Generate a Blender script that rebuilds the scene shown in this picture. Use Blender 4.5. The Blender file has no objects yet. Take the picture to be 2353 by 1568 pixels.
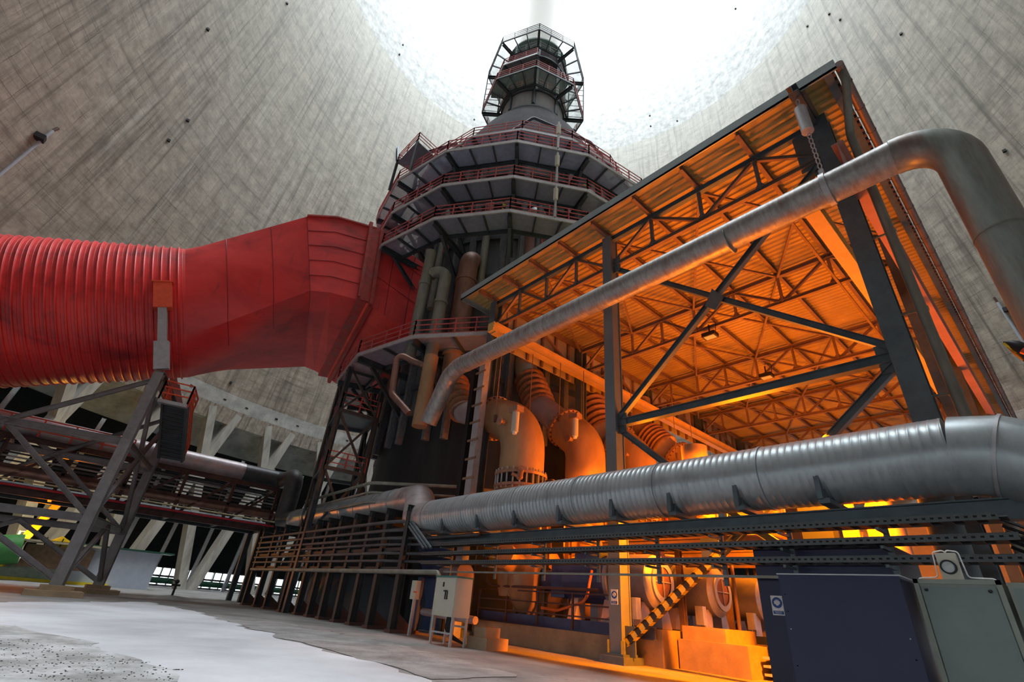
import bpy, bmesh, math, random
from mathutils import Vector, Matrix
random.seed(7)
SC = bpy.context.scene
COL = SC.collection
PI = math.pi
def V(*a): return Vector(a)

# ------------------------------------------------------------------ camera
FPX = 1095.0; PX, PY = 1176.5, 784.0
RT = (0.67278766, 0.73570619, 0.07805873)
UP = (0.31502097, -0.38033879, 0.86954252)
FW = (-0.66941657, 0.56042734, 0.48765013)
CAM = V(0, 0, 1.2)
cd = bpy.data.cameras.new('camera'); cam = bpy.data.objects.new('camera', cd); COL.objects.link(cam)
cd.sensor_width = 36; cd.lens = FPX / 2353 * 36; cd.clip_end = 2000; cd.clip_start = 0.05
m = Matrix.Identity(4)
for i in range(3):
    m[i][0] = RT[i]; m[i][1] = UP[i]; m[i][2] = -FW[i]; m[i][3] = CAM[i]
cam.matrix_world = m
SC.camera = cam

# ------------------------------------------------------------------ sky, exposure
w = bpy.data.worlds.new('sky'); SC.world = w; w.use_nodes = True
bg = w.node_tree.nodes['Background']; bg.inputs[0].default_value = (0.87, 0.95, 1.0, 1); bg.inputs[1].default_value = 1.0
SC.view_settings.view_transform = 'Standard'; SC.view_settings.look = 'None'
SC.view_settings.gamma = 1; SC.view_settings.use_curve_mapping = False
SC.view_settings.exposure = 2.55
# soft overcast daylight falling through the open mouth of the cooling tower
sd = bpy.data.lights.new('overcast_daylight', 'SUN'); sd.energy = 1.1; sd.angle = math.radians(75); sd.color = (0.90, 0.97, 1)
so = bpy.data.objects.new('overcast_daylight', sd); COL.objects.link(so)
so.rotation_euler = (math.radians(6), math.radians(8), 0)

# sodium lamps inside the pump shed
def lamp(x, y, z, e, col=(1, .218, .002), size=.25):
    l = bpy.data.lights.new('sodium_light', 'POINT'); l.energy = e; l.color = col; l.shadow_soft_size = size
    o = bpy.data.objects.new('sodium_light', l); COL.objects.link(o); o.location = (x, y, z); return o
SODIUM = [(-7.4, 18.0, 4.8, 420), (-7.4, 21.4, 5.0, 380), (-11.5, 18.0, 7.0, 170), (-10.5, 25.0, 7.6, 260), (-5.0, 29.5, 7.0, 340), (-13.0, 35.0, 7.5, 380), (-6.0, 42.0, 7.5, 400), (-16.9, 17.6, 4.6, 60)]
for a in SODIUM: lamp(*a)
fl = bpy.data.lights.new('sodium_flood', 'SPOT'); fl.energy = 3200; fl.color = (1, .215, .002); fl.spot_size = math.radians(92); fl.spot_blend = .12; fl.shadow_soft_size = .12
fo_ = bpy.data.objects.new('sodium_flood', fl); COL.objects.link(fo_); fo_.location = (-3.3, 13.5, 5.6)
fo_.rotation_euler = V(-6.1, 5.6, -5.2).to_track_quat('-Z', 'Y').to_euler()
lamp(-62, -0.5, 6.6, 110, (1, .62, .05), .3)

# ------------------------------------------------------------------ measuring helpers: a pixel of the photograph onto a real plane
def ray(px, py):
    a, b = px - PX, -(py - PY)
    return V(*(RT[i]*a + UP[i]*b + FW[i]*FPX for i in range(3)))
def atz(px, py, z): r = ray(px, py); return CAM + r*((z-CAM.z)/r.z)
def aty(px, py, y): r = ray(px, py); return CAM + r*(y/r.y)
def atx(px, py, x): r = ray(px, py); return CAM + r*(x/r.x)
def atd(px, py, d): r = ray(px, py); return CAM + r*(d/math.hypot(r.x, r.y))

# ------------------------------------------------------------------ materials
MATS = {}
def mat(name, col, rough=.6, metal=0.0, var=.25, scale=3.0, stretch=(1, 1, 1), dirt=None, dirt_amt=.35, bump=.0, emit=None, coord='Object', spec=.3, see=0):
    if name in MATS: return MATS[name]
    m = bpy.data.materials.new(name); m.use_nodes = True; nt = m.node_tree; N = nt.nodes; L = nt.links
    b = N['Principled BSDF']; b.inputs['Roughness'].default_value = rough; b.inputs['Metallic'].default_value = metal
    b.inputs['Specular IOR Level'].default_value = spec
    tc = N.new('ShaderNodeTexCoord'); mp = N.new('ShaderNodeMapping'); mp.inputs['Scale'].default_value = stretch
    L.new(tc.outputs[coord], mp.inputs[0])
    n1 = N.new('ShaderNodeTexNoise'); n1.inputs['Scale'].default_value = scale; n1.inputs['Detail'].default_value = 6
    n1.inputs['Roughness'].default_value = .65
    L.new(mp.outputs[0], n1.inputs['Vector'])
    cr = N.new('ShaderNodeValToRGB')
    d = tuple(c*(1-var) for c in col); u = tuple(min(1, c*(1+var)) for c in col)
    cr.color_ramp.elements[0].position = .3; cr.color_ramp.elements[0].color = (*d, 1)
    cr.color_ramp.elements[1].position = .7; cr.color_ramp.elements[1].color = (*u, 1)
    L.new(n1.outputs[0], cr.inputs[0])
    out = cr.outputs[0]
    if dirt:
        n2 = N.new('ShaderNodeTexNoise'); n2.inputs['Scale'].default_value = scale*.37; n2.inputs['Detail'].default_value = 8
        n2.inputs['Roughness'].default_value = .7
        L.new(mp.outputs[0], n2.inputs['Vector'])
        r2 = N.new('ShaderNodeValToRGB'); r2.color_ramp.elements[0].position = .5; r2.color_ramp.elements[1].position = .68
        L.new(n2.outputs[0], r2.inputs[0])
        ml = N.new('ShaderNodeMath'); ml.operation = 'MULTIPLY'; ml.inputs[1].default_value = dirt_amt; L.new(r2.outputs[0], ml.inputs[0])
        mx = N.new('ShaderNodeMix'); mx.data_type = 'RGBA'
        L.new(ml.outputs[0], mx.inputs[0]); L.new(out, mx.inputs[6]); mx.inputs[7].default_value = (*dirt, 1)
        out = mx.outputs[2]
    L.new(out, b.inputs['Base Color'])
    if bump:
        bp = N.new('ShaderNodeBump'); bp.inputs['Strength'].default_value = bump; bp.inputs['Distance'].default_value = .03
        L.new(n1.outputs[0], bp.inputs['Height']); L.new(bp.outputs[0], b.inputs['Normal'])
    if see:   # open mesh: part of what lies behind shows through
        tr = N.new('ShaderNodeBsdfTransparent'); ms = N.new('ShaderNodeMixShader'); ms.inputs[0].default_value = see
        L.new(b.outputs[0], ms.inputs[1]); L.new(tr.outputs[0], ms.inputs[2]); L.new(ms.outputs[0], N['Material Output'].inputs[0])
    if emit:
        b.inputs['Emission Color'].default_value = (*emit[0], 1); b.inputs['Emission Strength'].default_value = emit[1]
    MATS[name] = m; return m

STEEL = mat('dark_steel_paint', (.055, .068, .078), .5, .2, .25, 2, dirt=(.05, .035, .03))
RACKST = mat('rack_steel', (.035, .042, .046), .55, .1, .2, 2)
STEELV = mat('slate_steel_paint', (.10, .128, .145), .45, .2, .2, 2, dirt=(.05, .05, .05))
TREST = mat('grey_violet_steel', (.20, .185, .19), .5, .2, .2, 2, dirt=(.12, .09, .08))
RUSTY = mat('red_brown_steel', (.10, .055, .05), .6, .1, .3, 2, dirt=(.07, .05, .05))
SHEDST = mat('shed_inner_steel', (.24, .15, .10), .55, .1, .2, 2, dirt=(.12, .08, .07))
DECK = mat('deck_grating', (.17, .18, .20), .5, .3, .25, 5, dirt=(.08, .08, .09))
GRATE = mat('open_grating', (.33, .36, .44), .5, .2, .15, 3, see=.42)
REDP = mat('red_rail_paint', (.45, .09, .09), .5, 0, .25, 4, dirt=(.2, .06, .06))
ORRED = mat('orange_red_paint', (.62, .08, .035), .5, 0, .15, 4)
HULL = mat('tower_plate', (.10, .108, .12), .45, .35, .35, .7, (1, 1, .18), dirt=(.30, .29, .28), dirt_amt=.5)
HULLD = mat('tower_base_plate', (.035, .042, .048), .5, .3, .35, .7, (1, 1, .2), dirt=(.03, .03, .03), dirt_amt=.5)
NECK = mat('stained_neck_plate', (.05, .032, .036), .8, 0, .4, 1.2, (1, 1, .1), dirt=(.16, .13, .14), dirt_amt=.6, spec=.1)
CONEM = mat('cone_plate', (.045, .042, .048), .9, 0, .3, 1, (1, 1, .2), spec=.08)
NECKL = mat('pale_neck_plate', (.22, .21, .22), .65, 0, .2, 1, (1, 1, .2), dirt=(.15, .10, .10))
PALEG = mat('pale_green_panel', (.30, .42, .37), .4, 0, .15, 2, see=.74)
GPIPE = mat('galvanised_cladding', (.36, .40, .42), .36, .45, .12, 2.2, (2.5, 1, 1), dirt=(.20, .21, .22), dirt_amt=.45, bump=.05)
GPIPE2 = mat('worn_pipe_cladding', (.34, .33, .32), .42, .4, .3, 3, (3, 1, 1), dirt=(.22, .13, .10), dirt_amt=.65, bump=.15)
DPIPE = mat('dark_pipe_cladding', (.085, .088, .095), .45, .3, .3, 2, dirt=(.06, .06, .06))
RPIPE = mat('rust_pipe_coat', (.25, .13, .10), .45, .3, .35, 1.5, (1, 1, .3), dirt=(.08, .05, .05), dirt_amt=.6)
OLIVE = mat('olive_grey_pipe', (.22, .22, .19), .5, .3, .25, 2, (1, 1, .3), dirt=(.10, .09, .07))
OPIPE = mat('rubbered_pipe_coat', (.36, .22, .12), .38, .1, .25, 1.2, (1, 1, .4), dirt=(.16, .09, .06), dirt_amt=.5)
LILAC = mat('pale_pipe_coat', (.40, .33, .34), .38, .2, .15, 1.5)
FLNG = mat('bolted_flange', (.35, .20, .14), .5, .3, .3, 6)
BELL = mat('rubber_bellows', (.30, .14, .07), .55, 0, .3, 4)
TRAY = mat('cable_tray', (.085, .095, .10), .5, .5, .2, 8)
CONC = mat('column_concrete', (.38, .37, .34), .8, 0, .22, 1.2, (1, 1, .25), dirt=(.13, .12, .11), dirt_amt=.6, bump=.2)
CONCB = mat('beam_concrete', (.30, .31, .29), .8, 0, .25, .6, dirt=(.10, .11, .10), dirt_amt=.7)
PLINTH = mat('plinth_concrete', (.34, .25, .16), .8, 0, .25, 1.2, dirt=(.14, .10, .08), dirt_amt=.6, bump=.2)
NAVY = mat('navy_enclosure', (.022, .027, .062), .4, .1, .08, 1)
NAVYM = mat('navy_machine_paint', (.05, .07, .16), .4, .1, .2, 2)
GGREEN = mat('grey_green_cabinet', (.17, .21, .20), .45, .1, .1, 1.5, dirt=(.13, .11, .07), dirt_amt=.6)
GGFR = mat('grey_green_frame', (.22, .24, .21), .45, .2, .1, 3, dirt=(.14, .13, .09))
BEIGE = mat('beige_cabinet', (.50, .48, .40), .45, 0, .06, 2)
TEAL = mat('teal_cap', (.05, .17, .15), .5)
BLACK = mat('black_plastic', (.015, .015, .018), .5)
VOID = mat('dark_cooling_louvre', (.010, .012, .013), .9, 0, .4, 1)
YEL = mat('yellow_paint', (.75, .58, .02), .45, 0, .1, 2)
GRN = mat('green_paint', (.06, .22, .06), .4, 0, .15, 2)
DGRN = mat('dark_green_pipe_paint', (.02, .09, .055), .4, 0, .2, 2)
WHITE = mat('white_paint', (.7, .7, .7), .5)
SKYBL = mat('blue_grey_sheet', (.45, .50, .58), .5, .1, .08, 1.5)
ORANGEB = mat('crane_rail_paint', (.62, .40, .12), .45, 0, .12, 2)
PINK = mat('reddish_girder_paint', (.42, .20, .165), .5, .05, .12, 1)
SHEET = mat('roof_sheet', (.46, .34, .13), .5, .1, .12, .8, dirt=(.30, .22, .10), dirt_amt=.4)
FASC = mat('fascia_sheet', (.27, .32, .33), .4, .3, .1, 2)
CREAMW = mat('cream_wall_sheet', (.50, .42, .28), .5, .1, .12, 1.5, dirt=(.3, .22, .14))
GUT = mat('gutter_sheet', (.22, .16, .145), .45, .4, .2, 2)
GLASS = mat('lens_glass', (.55, .57, .58), .15, .1, .05)
LAMPON = mat('lamp_glow', (1, .8, .3), .5, emit=((1, .75, .25), 60))
GREYL = mat('light_grey_steel', (.42, .42, .44), .45, .4, .15, 3)
BROWNR = mat('brown_bridge_pipe', (.26, .15, .12), .4, .4, .3, 1.5)
ORCAB = mat('orange_conduit', (.6, .14, .03), .5)

def red_mat():
    m = bpy.data.materials.new('red_duct_paint'); m.use_nodes = True; nt = m.node_tree; N = nt.nodes; L = nt.links
    b = N['Principled BSDF']; b.inputs['Roughness'].default_value = .42; b.inputs['Specular IOR Level'].default_value = .5
    tc = N.new('ShaderNodeTexCoord'); mp = N.new('ShaderNodeMapping'); mp.inputs['Scale'].default_value = (.9, .35, .9); mp.inputs['Rotation'].default_value = (.35, 0, 0)
    L.new(tc.outputs['Object'], mp.inputs[0])
    n1 = N.new('ShaderNodeTexNoise'); n1.inputs['Scale'].default_value = .45; n1.inputs['Detail'].default_value = 9; n1.inputs['Roughness'].default_value = .62
    n1.inputs['Distortion'].default_value = .6
    L.new(mp.outputs[0], n1.inputs[0])
    cr = N.new('ShaderNodeValToRGB'); e = cr.color_ramp.elements
    e[0].position = .30; e[0].color = (.22, .016, .024, 1); e[1].position = .62; e[1].color = (.72, .05, .05, 1)
    x = e.new(.44); x.color = (.58, .030, .034, 1)
    L.new(n1.outputs[0], cr.inputs[0])
    n2 = N.new('ShaderNodeTexNoise'); n2.inputs['Scale'].default_value = 2.6; n2.inputs['Detail'].default_value = 5
    mp2 = N.new('ShaderNodeMapping'); mp2.inputs['Scale'].default_value = (1, 1, .12); L.new(tc.outputs['Object'], mp2.inputs[0]); L.new(mp2.outputs[0], n2.inputs[0])
    r2 = N.new('ShaderNodeValToRGB'); r2.color_ramp.elements[0].position = .60; r2.color_ramp.elements[1].position = .75; L.new(n2.outputs[0], r2.inputs[0])
    ml = N.new('ShaderNodeMath'); ml.operation = 'MULTIPLY'; ml.inputs[1].default_value = .45; L.new(r2.outputs[0], ml.inputs[0])
    mx = N.new('ShaderNodeMix'); mx.data_type = 'RGBA'; L.new(ml.outputs[0], mx.inputs[0]); L.new(cr.outputs[0], mx.inputs[6]); mx.inputs[7].default_value = (.12, .035, .045, 1)
    L.new(mx.outputs[2], b.inputs['Base Color'])
    return m
REDD = red_mat()

def shell_mat(name, base, dark, light, streak, horiz, cell=1.0):
    """board-marked cast concrete on (arc length, height) coordinates"""
    m = bpy.data.materials.new(name); m.use_nodes = True; nt = m.node_tree; N = nt.nodes; L = nt.links
    b = N['Principled BSDF']; b.inputs['Roughness'].default_value = .85; b.inputs['Specular IOR Level'].default_value = .2
    uv = N.new('ShaderNodeUVMap'); uv.uv_map = 'uv'
    def noise(sx, sy, scale, det=6, rough=.65, dist=0):
        mp = N.new('ShaderNodeMapping'); mp.inputs['Scale'].default_value = (sx, sy, 1); L.new(uv.outputs[0], mp.inputs[0])
        n = N.new('ShaderNodeTexNoise'); n.inputs['Scale'].default_value = scale; n.inputs['Detail'].default_value = det
        n.inputs['Roughness'].default_value = rough; n.inputs['Distortion'].default_value = dist
        L.new(mp.outputs[0], n.inputs[0]); return n.outputs[0]
    def ramp(v, a, bb, ca=(0, 0, 0, 1), cb=(1, 1, 1, 1)):
        r = N.new('ShaderNodeValToRGB'); r.color_ramp.elements[0].position = a; r.color_ramp.elements[1].position = bb
        r.color_ramp.elements[0].color = ca; r.color_ramp.elements[1].color = cb; L.new(v, r.inputs[0]); return r.outputs[0]
    def mix(f, a, bcol, amt=1.0):
        ml = N.new('ShaderNodeMath'); ml.operation = 'MULTIPLY'; ml.inputs[1].default_value = amt; L.new(f, ml.inputs[0])
        x = N.new('ShaderNodeMix'); x.data_type = 'RGBA'; L.new(ml.outputs[0], x.inputs[0]); L.new(a, x.inputs[6])
        x.inputs[7].default_value = (*bcol, 1); return x.outputs[2]
    c = ramp(noise(1, 1, .55 / cell, 8, .7), .3, .72, (*[v*.58 for v in base], 1), (*[min(1, v*1.32) for v in base], 1))
    c = mix(ramp(noise(.35, 1, 2.2 / cell, 8, .8), .50, .70), c, dark, horiz*.9)
    c = mix(ramp(noise(1, .035, .9 / cell, 6, .7), .5, .66), c, dark, streak)
    c = mix(ramp(noise(1, .05, .55 / cell, 6, .75), .56, .74), c, light, streak*.7)
    c = mix(ramp(noise(.05, 1, 1.3 / cell, 5, .7), .54, .68), c, dark, horiz)
    if name == 'shell_concrete':   # brown weathered concrete below; misty brightness towards the throat is painted into the colour
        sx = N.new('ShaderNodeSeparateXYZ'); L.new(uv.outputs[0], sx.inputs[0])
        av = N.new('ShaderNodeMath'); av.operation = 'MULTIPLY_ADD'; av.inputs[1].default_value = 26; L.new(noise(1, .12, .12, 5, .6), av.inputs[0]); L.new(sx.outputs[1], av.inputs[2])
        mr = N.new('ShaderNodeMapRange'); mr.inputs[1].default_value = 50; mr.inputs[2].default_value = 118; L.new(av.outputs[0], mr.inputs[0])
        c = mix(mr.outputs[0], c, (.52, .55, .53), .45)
    # shutter joints: brick grid with a distorted line
    mp = N.new('ShaderNodeMapping'); L.new(uv.outputs[0], mp.inputs[0])
    nz = N.new('ShaderNodeTexNoise'); nz.inputs['Scale'].default_value = .8; L.new(uv.outputs[0], nz.inputs[0])
    ad = N.new('ShaderNodeMixRGB'); ad.blend_type = 'LINEAR_LIGHT'; ad.inputs[0].default_value = .12; L.new(mp.outputs[0], ad.inputs[1]); L.new(nz.outputs[1], ad.inputs[2]); nz.inputs['Detail'].default_value = 5
    br = N.new('ShaderNodeTexBrick'); br.offset = 0; br.inputs['Scale'].default_value = 1; br.inputs['Brick Width'].default_value = 2.6; br.inputs['Row Height'].default_value = 1.5
    br.inputs['Mortar Size'].default_value = .032; br.inputs['Mortar Smooth'].default_value = .6
    L.new(ad.outputs[0], br.inputs[0])
    gate = ramp(noise(1, 1, .25, 4, .6), .42, .6)
    gm = N.new('ShaderNodeMath'); gm.operation = 'MULTIPLY'; L.new(gate, gm.inputs[0]); L.new(br.outputs['Fac'], gm.inputs[1])
    c = mix(gm.outputs[0], c, tuple(v*.35 for v in dark), horiz*1.2)
    L.new(c, b.inputs['Base Color'])
    bp = N.new('ShaderNodeBump'); bp.inputs['Strength'].default_value = .4; bp.inputs['Distance'].default_value = .08; bp.invert = True
    L.new(gm.outputs[0], bp.inputs['Height']); L.new(bp.outputs[0], b.inputs['Normal'])
    return m

def ground_mat(name, a, c, d, scale, chunky):
    m = bpy.data.materials.new(name); m.use_nodes = True; nt = m.node_tree; N = nt.nodes; L = nt.links
    b = N['Principled BSDF']; b.inputs['Roughness'].default_value = .75
    tc = N.new('ShaderNodeTexCoord')
    def noise(s, det, rough=.6, stretch=(1, 1, 1)):
        mp = N.new('ShaderNodeMapping'); mp.inputs['Scale'].default_value = stretch; L.new(tc.outputs['Object'], mp.inputs[0])
        n = N.new('ShaderNodeTexNoise'); n.inputs['Scale'].default_value = s; n.inputs['Detail'].default_value = det; n.inputs['Roughness'].default_value = rough
        L.new(mp.outputs[0], n.inputs[0]); return n.outputs[0]
    n1 = noise(scale, 8); n2 = noise(scale*12, 6, .75); n3 = noise(scale*.35, 4)
    cr = N.new('ShaderNodeValToRGB'); e = cr.color_ramp.elements; e[0].position = .36; e[0].color = (*a, 1); e[1].position = .62; e[1].color = (*c, 1); L.new(n1, cr.inputs[0])
    r2 = N.new('ShaderNodeValToRGB'); r2.color_ramp.elements[0].position = .54; r2.color_ramp.elements[1].position = .66; L.new(n2, r2.inputs[0])
    r3 = N.new('ShaderNodeValToRGB'); r3.color_ramp.elements[0].position = .44; r3.color_ramp.elements[1].position = .54; L.new(n3, r3.inputs[0])
    m1 = N.new('ShaderNodeMath'); m1.operation = 'MULTIPLY'; L.new(r2.outputs[0], m1.inputs[0]); L.new(r3.outputs[0], m1.inputs[1])
    m2 = N.new('ShaderNodeMath'); m2.operation = 'MULTIPLY'; m2.inputs[1].default_value = chunky; L.new(m1.outputs[0], m2.inputs[0])
    mx = N.new('ShaderNodeMix'); mx.data_type = 'RGBA'; L.new(m2.outputs[0], mx.inputs[0]); L.new(cr.outputs[0], mx.inputs[6]); mx.inputs[7].default_value = (*d, 1)
    L.new(mx.outputs[2], b.inputs['Base Color'])
    bp = N.new('ShaderNodeBump'); bp.inputs['Strength'].default_value = .25+.5*chunky; bp.inputs['Distance'].default_value = .04; L.new(n2, bp.inputs['Height']); L.new(bp.outputs[0], b.inputs['Normal'])
    return m

def stripe_mat():
    m = bpy.data.materials.new('hazard_stripes'); m.use_nodes = True; nt = m.node_tree; N = nt.nodes; L = nt.links
    b = N['Principled BSDF']; tc = N.new('ShaderNodeTexCoord'); sp = N.new('ShaderNodeSeparateXYZ'); L.new(tc.outputs['Object'], sp.inputs[0])
    a = N.new('ShaderNodeMath'); a.operation = 'ADD'; L.new(sp.outputs[0], a.inputs[0])
    a2 = N.new('ShaderNodeMath'); a2.operation = 'MULTIPLY'; a2.inputs[1].default_value = .9; L.new(sp.outputs[2], a2.inputs[0]); L.new(a2.outputs[0], a.inputs[1])
    f = N.new('ShaderNodeMath'); f.operation = 'MULTIPLY'; f.inputs[1].default_value = 2.1; L.new(a.outputs[0], f.inputs[0])
    g = N.new('ShaderNodeMath'); g.operation = 'FRACT'; L.new(f.outputs[0], g.inputs[0])
    h = N.new('ShaderNodeMath'); h.operation = 'GREATER_THAN'; h.inputs[1].default_value = .5; L.new(g.outputs[0], h.inputs[0])
    mx = N.new('ShaderNodeMix'); mx.data_type = 'RGBA'; L.new(h.outputs[0], mx.inputs[0]); mx.inputs[6].default_value = (.02, .02, .02, 1); mx.inputs[7].default_value = (.65, .5, .03, 1)
    L.new(mx.outputs[2], b.inputs['Base Color']); b.inputs['Roughness'].default_value = .5
    return m
STRIPE = stripe_mat()
def tray_mat():
    m = mat('slotted_tray', (.085, .095, .10), .5, .4, .2, 8); nt = m.node_tree; N = nt.nodes; L = nt.links; b = N['Principled BSDF']
    src = b.inputs['Base Color'].links[0].from_socket; tc = N.new('ShaderNodeTexCoord')
    s1 = N.new('ShaderNodeSeparateXYZ'); L.new(tc.outputs['Object'], s1.inputs[0]); s2 = N.new('ShaderNodeSeparateXYZ'); L.new(tc.outputs['Generated'], s2.inputs[0])
    def mth(op, a, bb=None):
        n = N.new('ShaderNodeMath'); n.operation = op; L.new(a, n.inputs[0]) 
        if bb is not None:
            if isinstance(bb, float): n.inputs[1].default_value = bb
            else: L.new(bb, n.inputs[1])
        return n.outputs[0]
    f = mth('GREATER_THAN', mth('FRACT', mth('MULTIPLY', s1.outputs[0], 9.0)), .55)
    g = mth('LESS_THAN', mth('ABSOLUTE', mth('SUBTRACT', s2.outputs[2], .5)), .14)
    k = mth('MULTIPLY', f, g); mx = N.new('ShaderNodeMix'); mx.data_type = 'RGBA'; L.new(k, mx.inputs[0]); L.new(src, mx.inputs[6]); mx.inputs[7].default_value = (.008, .008, .008, 1)
    L.new(mx.outputs[2], b.inputs['Base Color']); return m
SLOT = tray_mat()
POSTM = mat('mid_post_paint', (.15, .18, .20), .45, .1, .12, 1, dirt=(.09, .10, .10))

# ------------------------------------------------------------------ mesh collector
def frame(d, side=None):
    d = d.normalized()
    up = V(0, 0, 1) if abs(d.z) < .97 else V(0, 1, 0)
    if side is not None: up = side
    x = up.cross(d)
    if x.length < 1e-6: x = V(1, 0, 0).cross(d)
    x.normalize(); y = d.cross(x).normalized()
    return x, y, d     # x sideways, y "up", d along
class MB:
    def __init__(s): s.v = []; s.f = []; s.uv = None
    def add(s, vs, fs):
        n = len(s.v); s.v += [Vector(v) for v in vs]; s.f += [tuple(i+n for i in f) for f in fs]; return s
    def box(s, c, size, x=V(1, 0, 0), y=V(0, 1, 0), z=V(0, 0, 1)):
        c = Vector(c); h = [q/2 for q in size]; vs = []
        for k in (-1, 1):
            for j in (-1, 1):
                for i in (-1, 1): vs.append(c + x*(i*h[0]) + y*(j*h[1]) + z*(k*h[2]))
        return s.add(vs, [(0, 2, 3, 1), (4, 5, 7, 6), (0, 1, 5, 4), (2, 6, 7, 3), (0, 4, 6, 2), (1, 3, 7, 5)])
    def b2(s, a, b):
        return s.box([(a[i]+b[i])/2 for i in range(3)], [abs(a[i]-b[i]) for i in range(3)])
    def bar(s, p, q, w, h=None, side=None):
        p = Vector(p); q = Vector(q); h = h or w; x, y, d = frame(q-p, side)
        return s.box((p+q)/2, (w, h, (q-p).length), x, y, d)
    def hbeam(s, p, q, w, h, t=None, side=None):
        """I/H section: flanges w wide, depth h along the 'up' axis"""
        p = Vector(p); q = Vector(q); x, y, d = frame(q-p, side); t = t or h*.07; Ln = (q-p).length; c = (p+q)/2
        s.box(c + y*(h/2-t/2), (w, t, Ln), x, y, d); s.box(c - y*(h/2-t/2), (w, t, Ln), x, y, d)
        return s.box(c, (t, h-2*t, Ln), x, y, d)
    def prism(s, pts, axis, depth):
        """closed outline pts (3D) pushed along axis by depth"""
        n = len(pts); a = Vector(axis)*depth; vs = [Vector(p) for p in pts] + [Vector(p)+a for p in pts]
        fs = [tuple(range(n))[::-1], tuple(range(n, 2*n))] + [(i, (i+1) % n, n+(i+1) % n, n+i) for i in range(n)]
        return s.add(vs, fs)
    def sweep(s, pts, rs, n=20, cap=True):
        pts = [Vector(p) for p in pts]; k = len(pts)
        if not hasattr(rs, '__len__'): rs = [rs]*k
        ds = [(pts[min(i+1, k-1)]-pts[max(i-1, 0)]).normalized() for i in range(k)]
        x, y, _ = frame(ds[0]); base = len(s.v); vs = []
        for i in range(k):
            x = (x - ds[i]*x.dot(ds[i])).normalized(); y = ds[i].cross(x)
            sc = 1.0
            for j in range(n):
                a = 2*PI*j/n; vs.append(pts[i] + (x*math.cos(a)+y*math.sin(a))*rs[i]*sc)
        fs = [(i*n+j, i*n+(j+1) % n, (i+1)*n+(j+1) % n, (i+1)*n+j) for i in range(k-1) for j in range(n)]
        if cap: fs += [tuple(range(n))[::-1], tuple((k-1)*n+j for j in range(n))]
        return s.add(vs, fs)
    def cyl(s, p, q, r, n=20, r2=None): return s.sweep([p, q], [r, r if r2 is None else r2], n)
    def lathe(s, c, prof, n=48, axis=V(0, 0, 1), cap=False, a0=0, a1=2*PI):
        c = Vector(c); x, y, d = frame(axis); full = abs(a1-a0-2*PI) < 1e-6; m = n if full else n+1; vs = []
        for r, h in prof:
            for j in range(m):
                a = a0+(a1-a0)*j/n; vs.append(c + (x*math.cos(a)+y*math.sin(a))*r + d*h)
        fs = []
        for i in range(len(prof)-1):
            for j in range(n): fs.append((i*m+j, i*m+(j+1) % m, (i+1)*m+(j+1) % m, (i+1)*m+j))
        if cap: fs += [tuple(range(m))[::-1], tuple((len(prof)-1)*m+j for j in range(m))]
        return s.add(vs, fs)
    def ball(s, c, r, n=12):
        return s.lathe(c, [(max(1e-4, r*math.sin(PI*i/n)), -r*math.cos(PI*i/n)) for i in range(n+1)], n*2)
    def build(s, name, material, parent=None, smooth=False, kind=None, label=None, cat=None, group=None, autos=None):
        off = V(0, 0, 0)
        if parent is not None: off = wloc(parent)
        elif s.v:
            xs = [v.x for v in s.v]; ys = [v.y for v in s.v]; zs = [v.z for v in s.v]
            off = V((min(xs)+max(xs))/2, (min(ys)+max(ys))/2, min(zs))
        me = bpy.data.meshes.new(name); me.from_pydata([v-off for v in s.v], [], s.f)
        if s.uv:
            l = me.uv_layers.new(name='uv'); k = 0
            for p in me.polygons:
                for li in p.loop_indices: l.data[li].uv = s.uv[k]; k += 1
        me.validate(); me.update()
        bm = bmesh.new(); bm.from_mesh(me); bmesh.ops.recalc_face_normals(bm, faces=bm.faces[:]) if not s.uv else None; bm.to_mesh(me); bm.free()
        if smooth:
            for p in me.polygons: p.use_smooth = True
            me.set_sharp_from_angle(angle=math.radians(autos or 40))
        me.materials.append(material)
        o = bpy.data.objects.new(name, me); COL.objects.link(o)
        if parent is not None: o.parent = parent
        else: o.location = off
        if kind: o['kind'] = kind
        if label: o['label'] = label
        if cat: o['category'] = cat
        if group: o['group'] = group
        return o
def wloc(o):
    l = V(0, 0, 0)
    while o is not None: l = l + o.location; o = o.parent
    return l
def thing(name, label, cat, loc, group=None):
    o = bpy.data.objects.new(name, None); COL.objects.link(o); o.location = loc; o.empty_display_size = .3
    o['label'] = label; o['category'] = cat
    if group: o['group'] = group
    return o
def fillet(pts, r, n=7):
    """round the corners of a polyline"""
    pts = [Vector(p) for p in pts]; out = [pts[0]]
    for i in range(1, len(pts)-1):
        a, b, c = pts[i-1], pts[i], pts[i+1]; rr = r[i-1] if hasattr(r, '__len__') else r
        u = (a-b).normalized(); v = (c-b).normalized(); ang = u.angle(v)
        if rr <= 0 or ang > PI-.02: out.append(b); continue
        t = min(rr/math.tan(ang/2), .49*(a-b).length if i > 1 else .98*(a-b).length, .49*(c-b).length if i < len(pts)-2 else .98*(c-b).length)
        rr = t*math.tan(ang/2); cen = b + (u+v).normalized()*(rr/math.sin(ang/2)); p = b+u*t - cen; q = b+v*t - cen
        for k in range(n+1):
            s = k/n; th = p.angle(q); sn = math.sin(th) or 1e-9; out.append(cen+p*(math.sin((1-s)*th)/sn)+q*(math.sin(s*th)/sn))
    out.append(pts[-1]); return out
def densify(pts, step):
    out = [Vector(pts[0])]
    for a, b in zip(pts[:-1], pts[1:]):
        a = Vector(a); b = Vector(b); n = max(1, int((b-a).length/step))
        for k in range(1, n+1): out.append(a.lerp(b, k/n))
    return out
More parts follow.
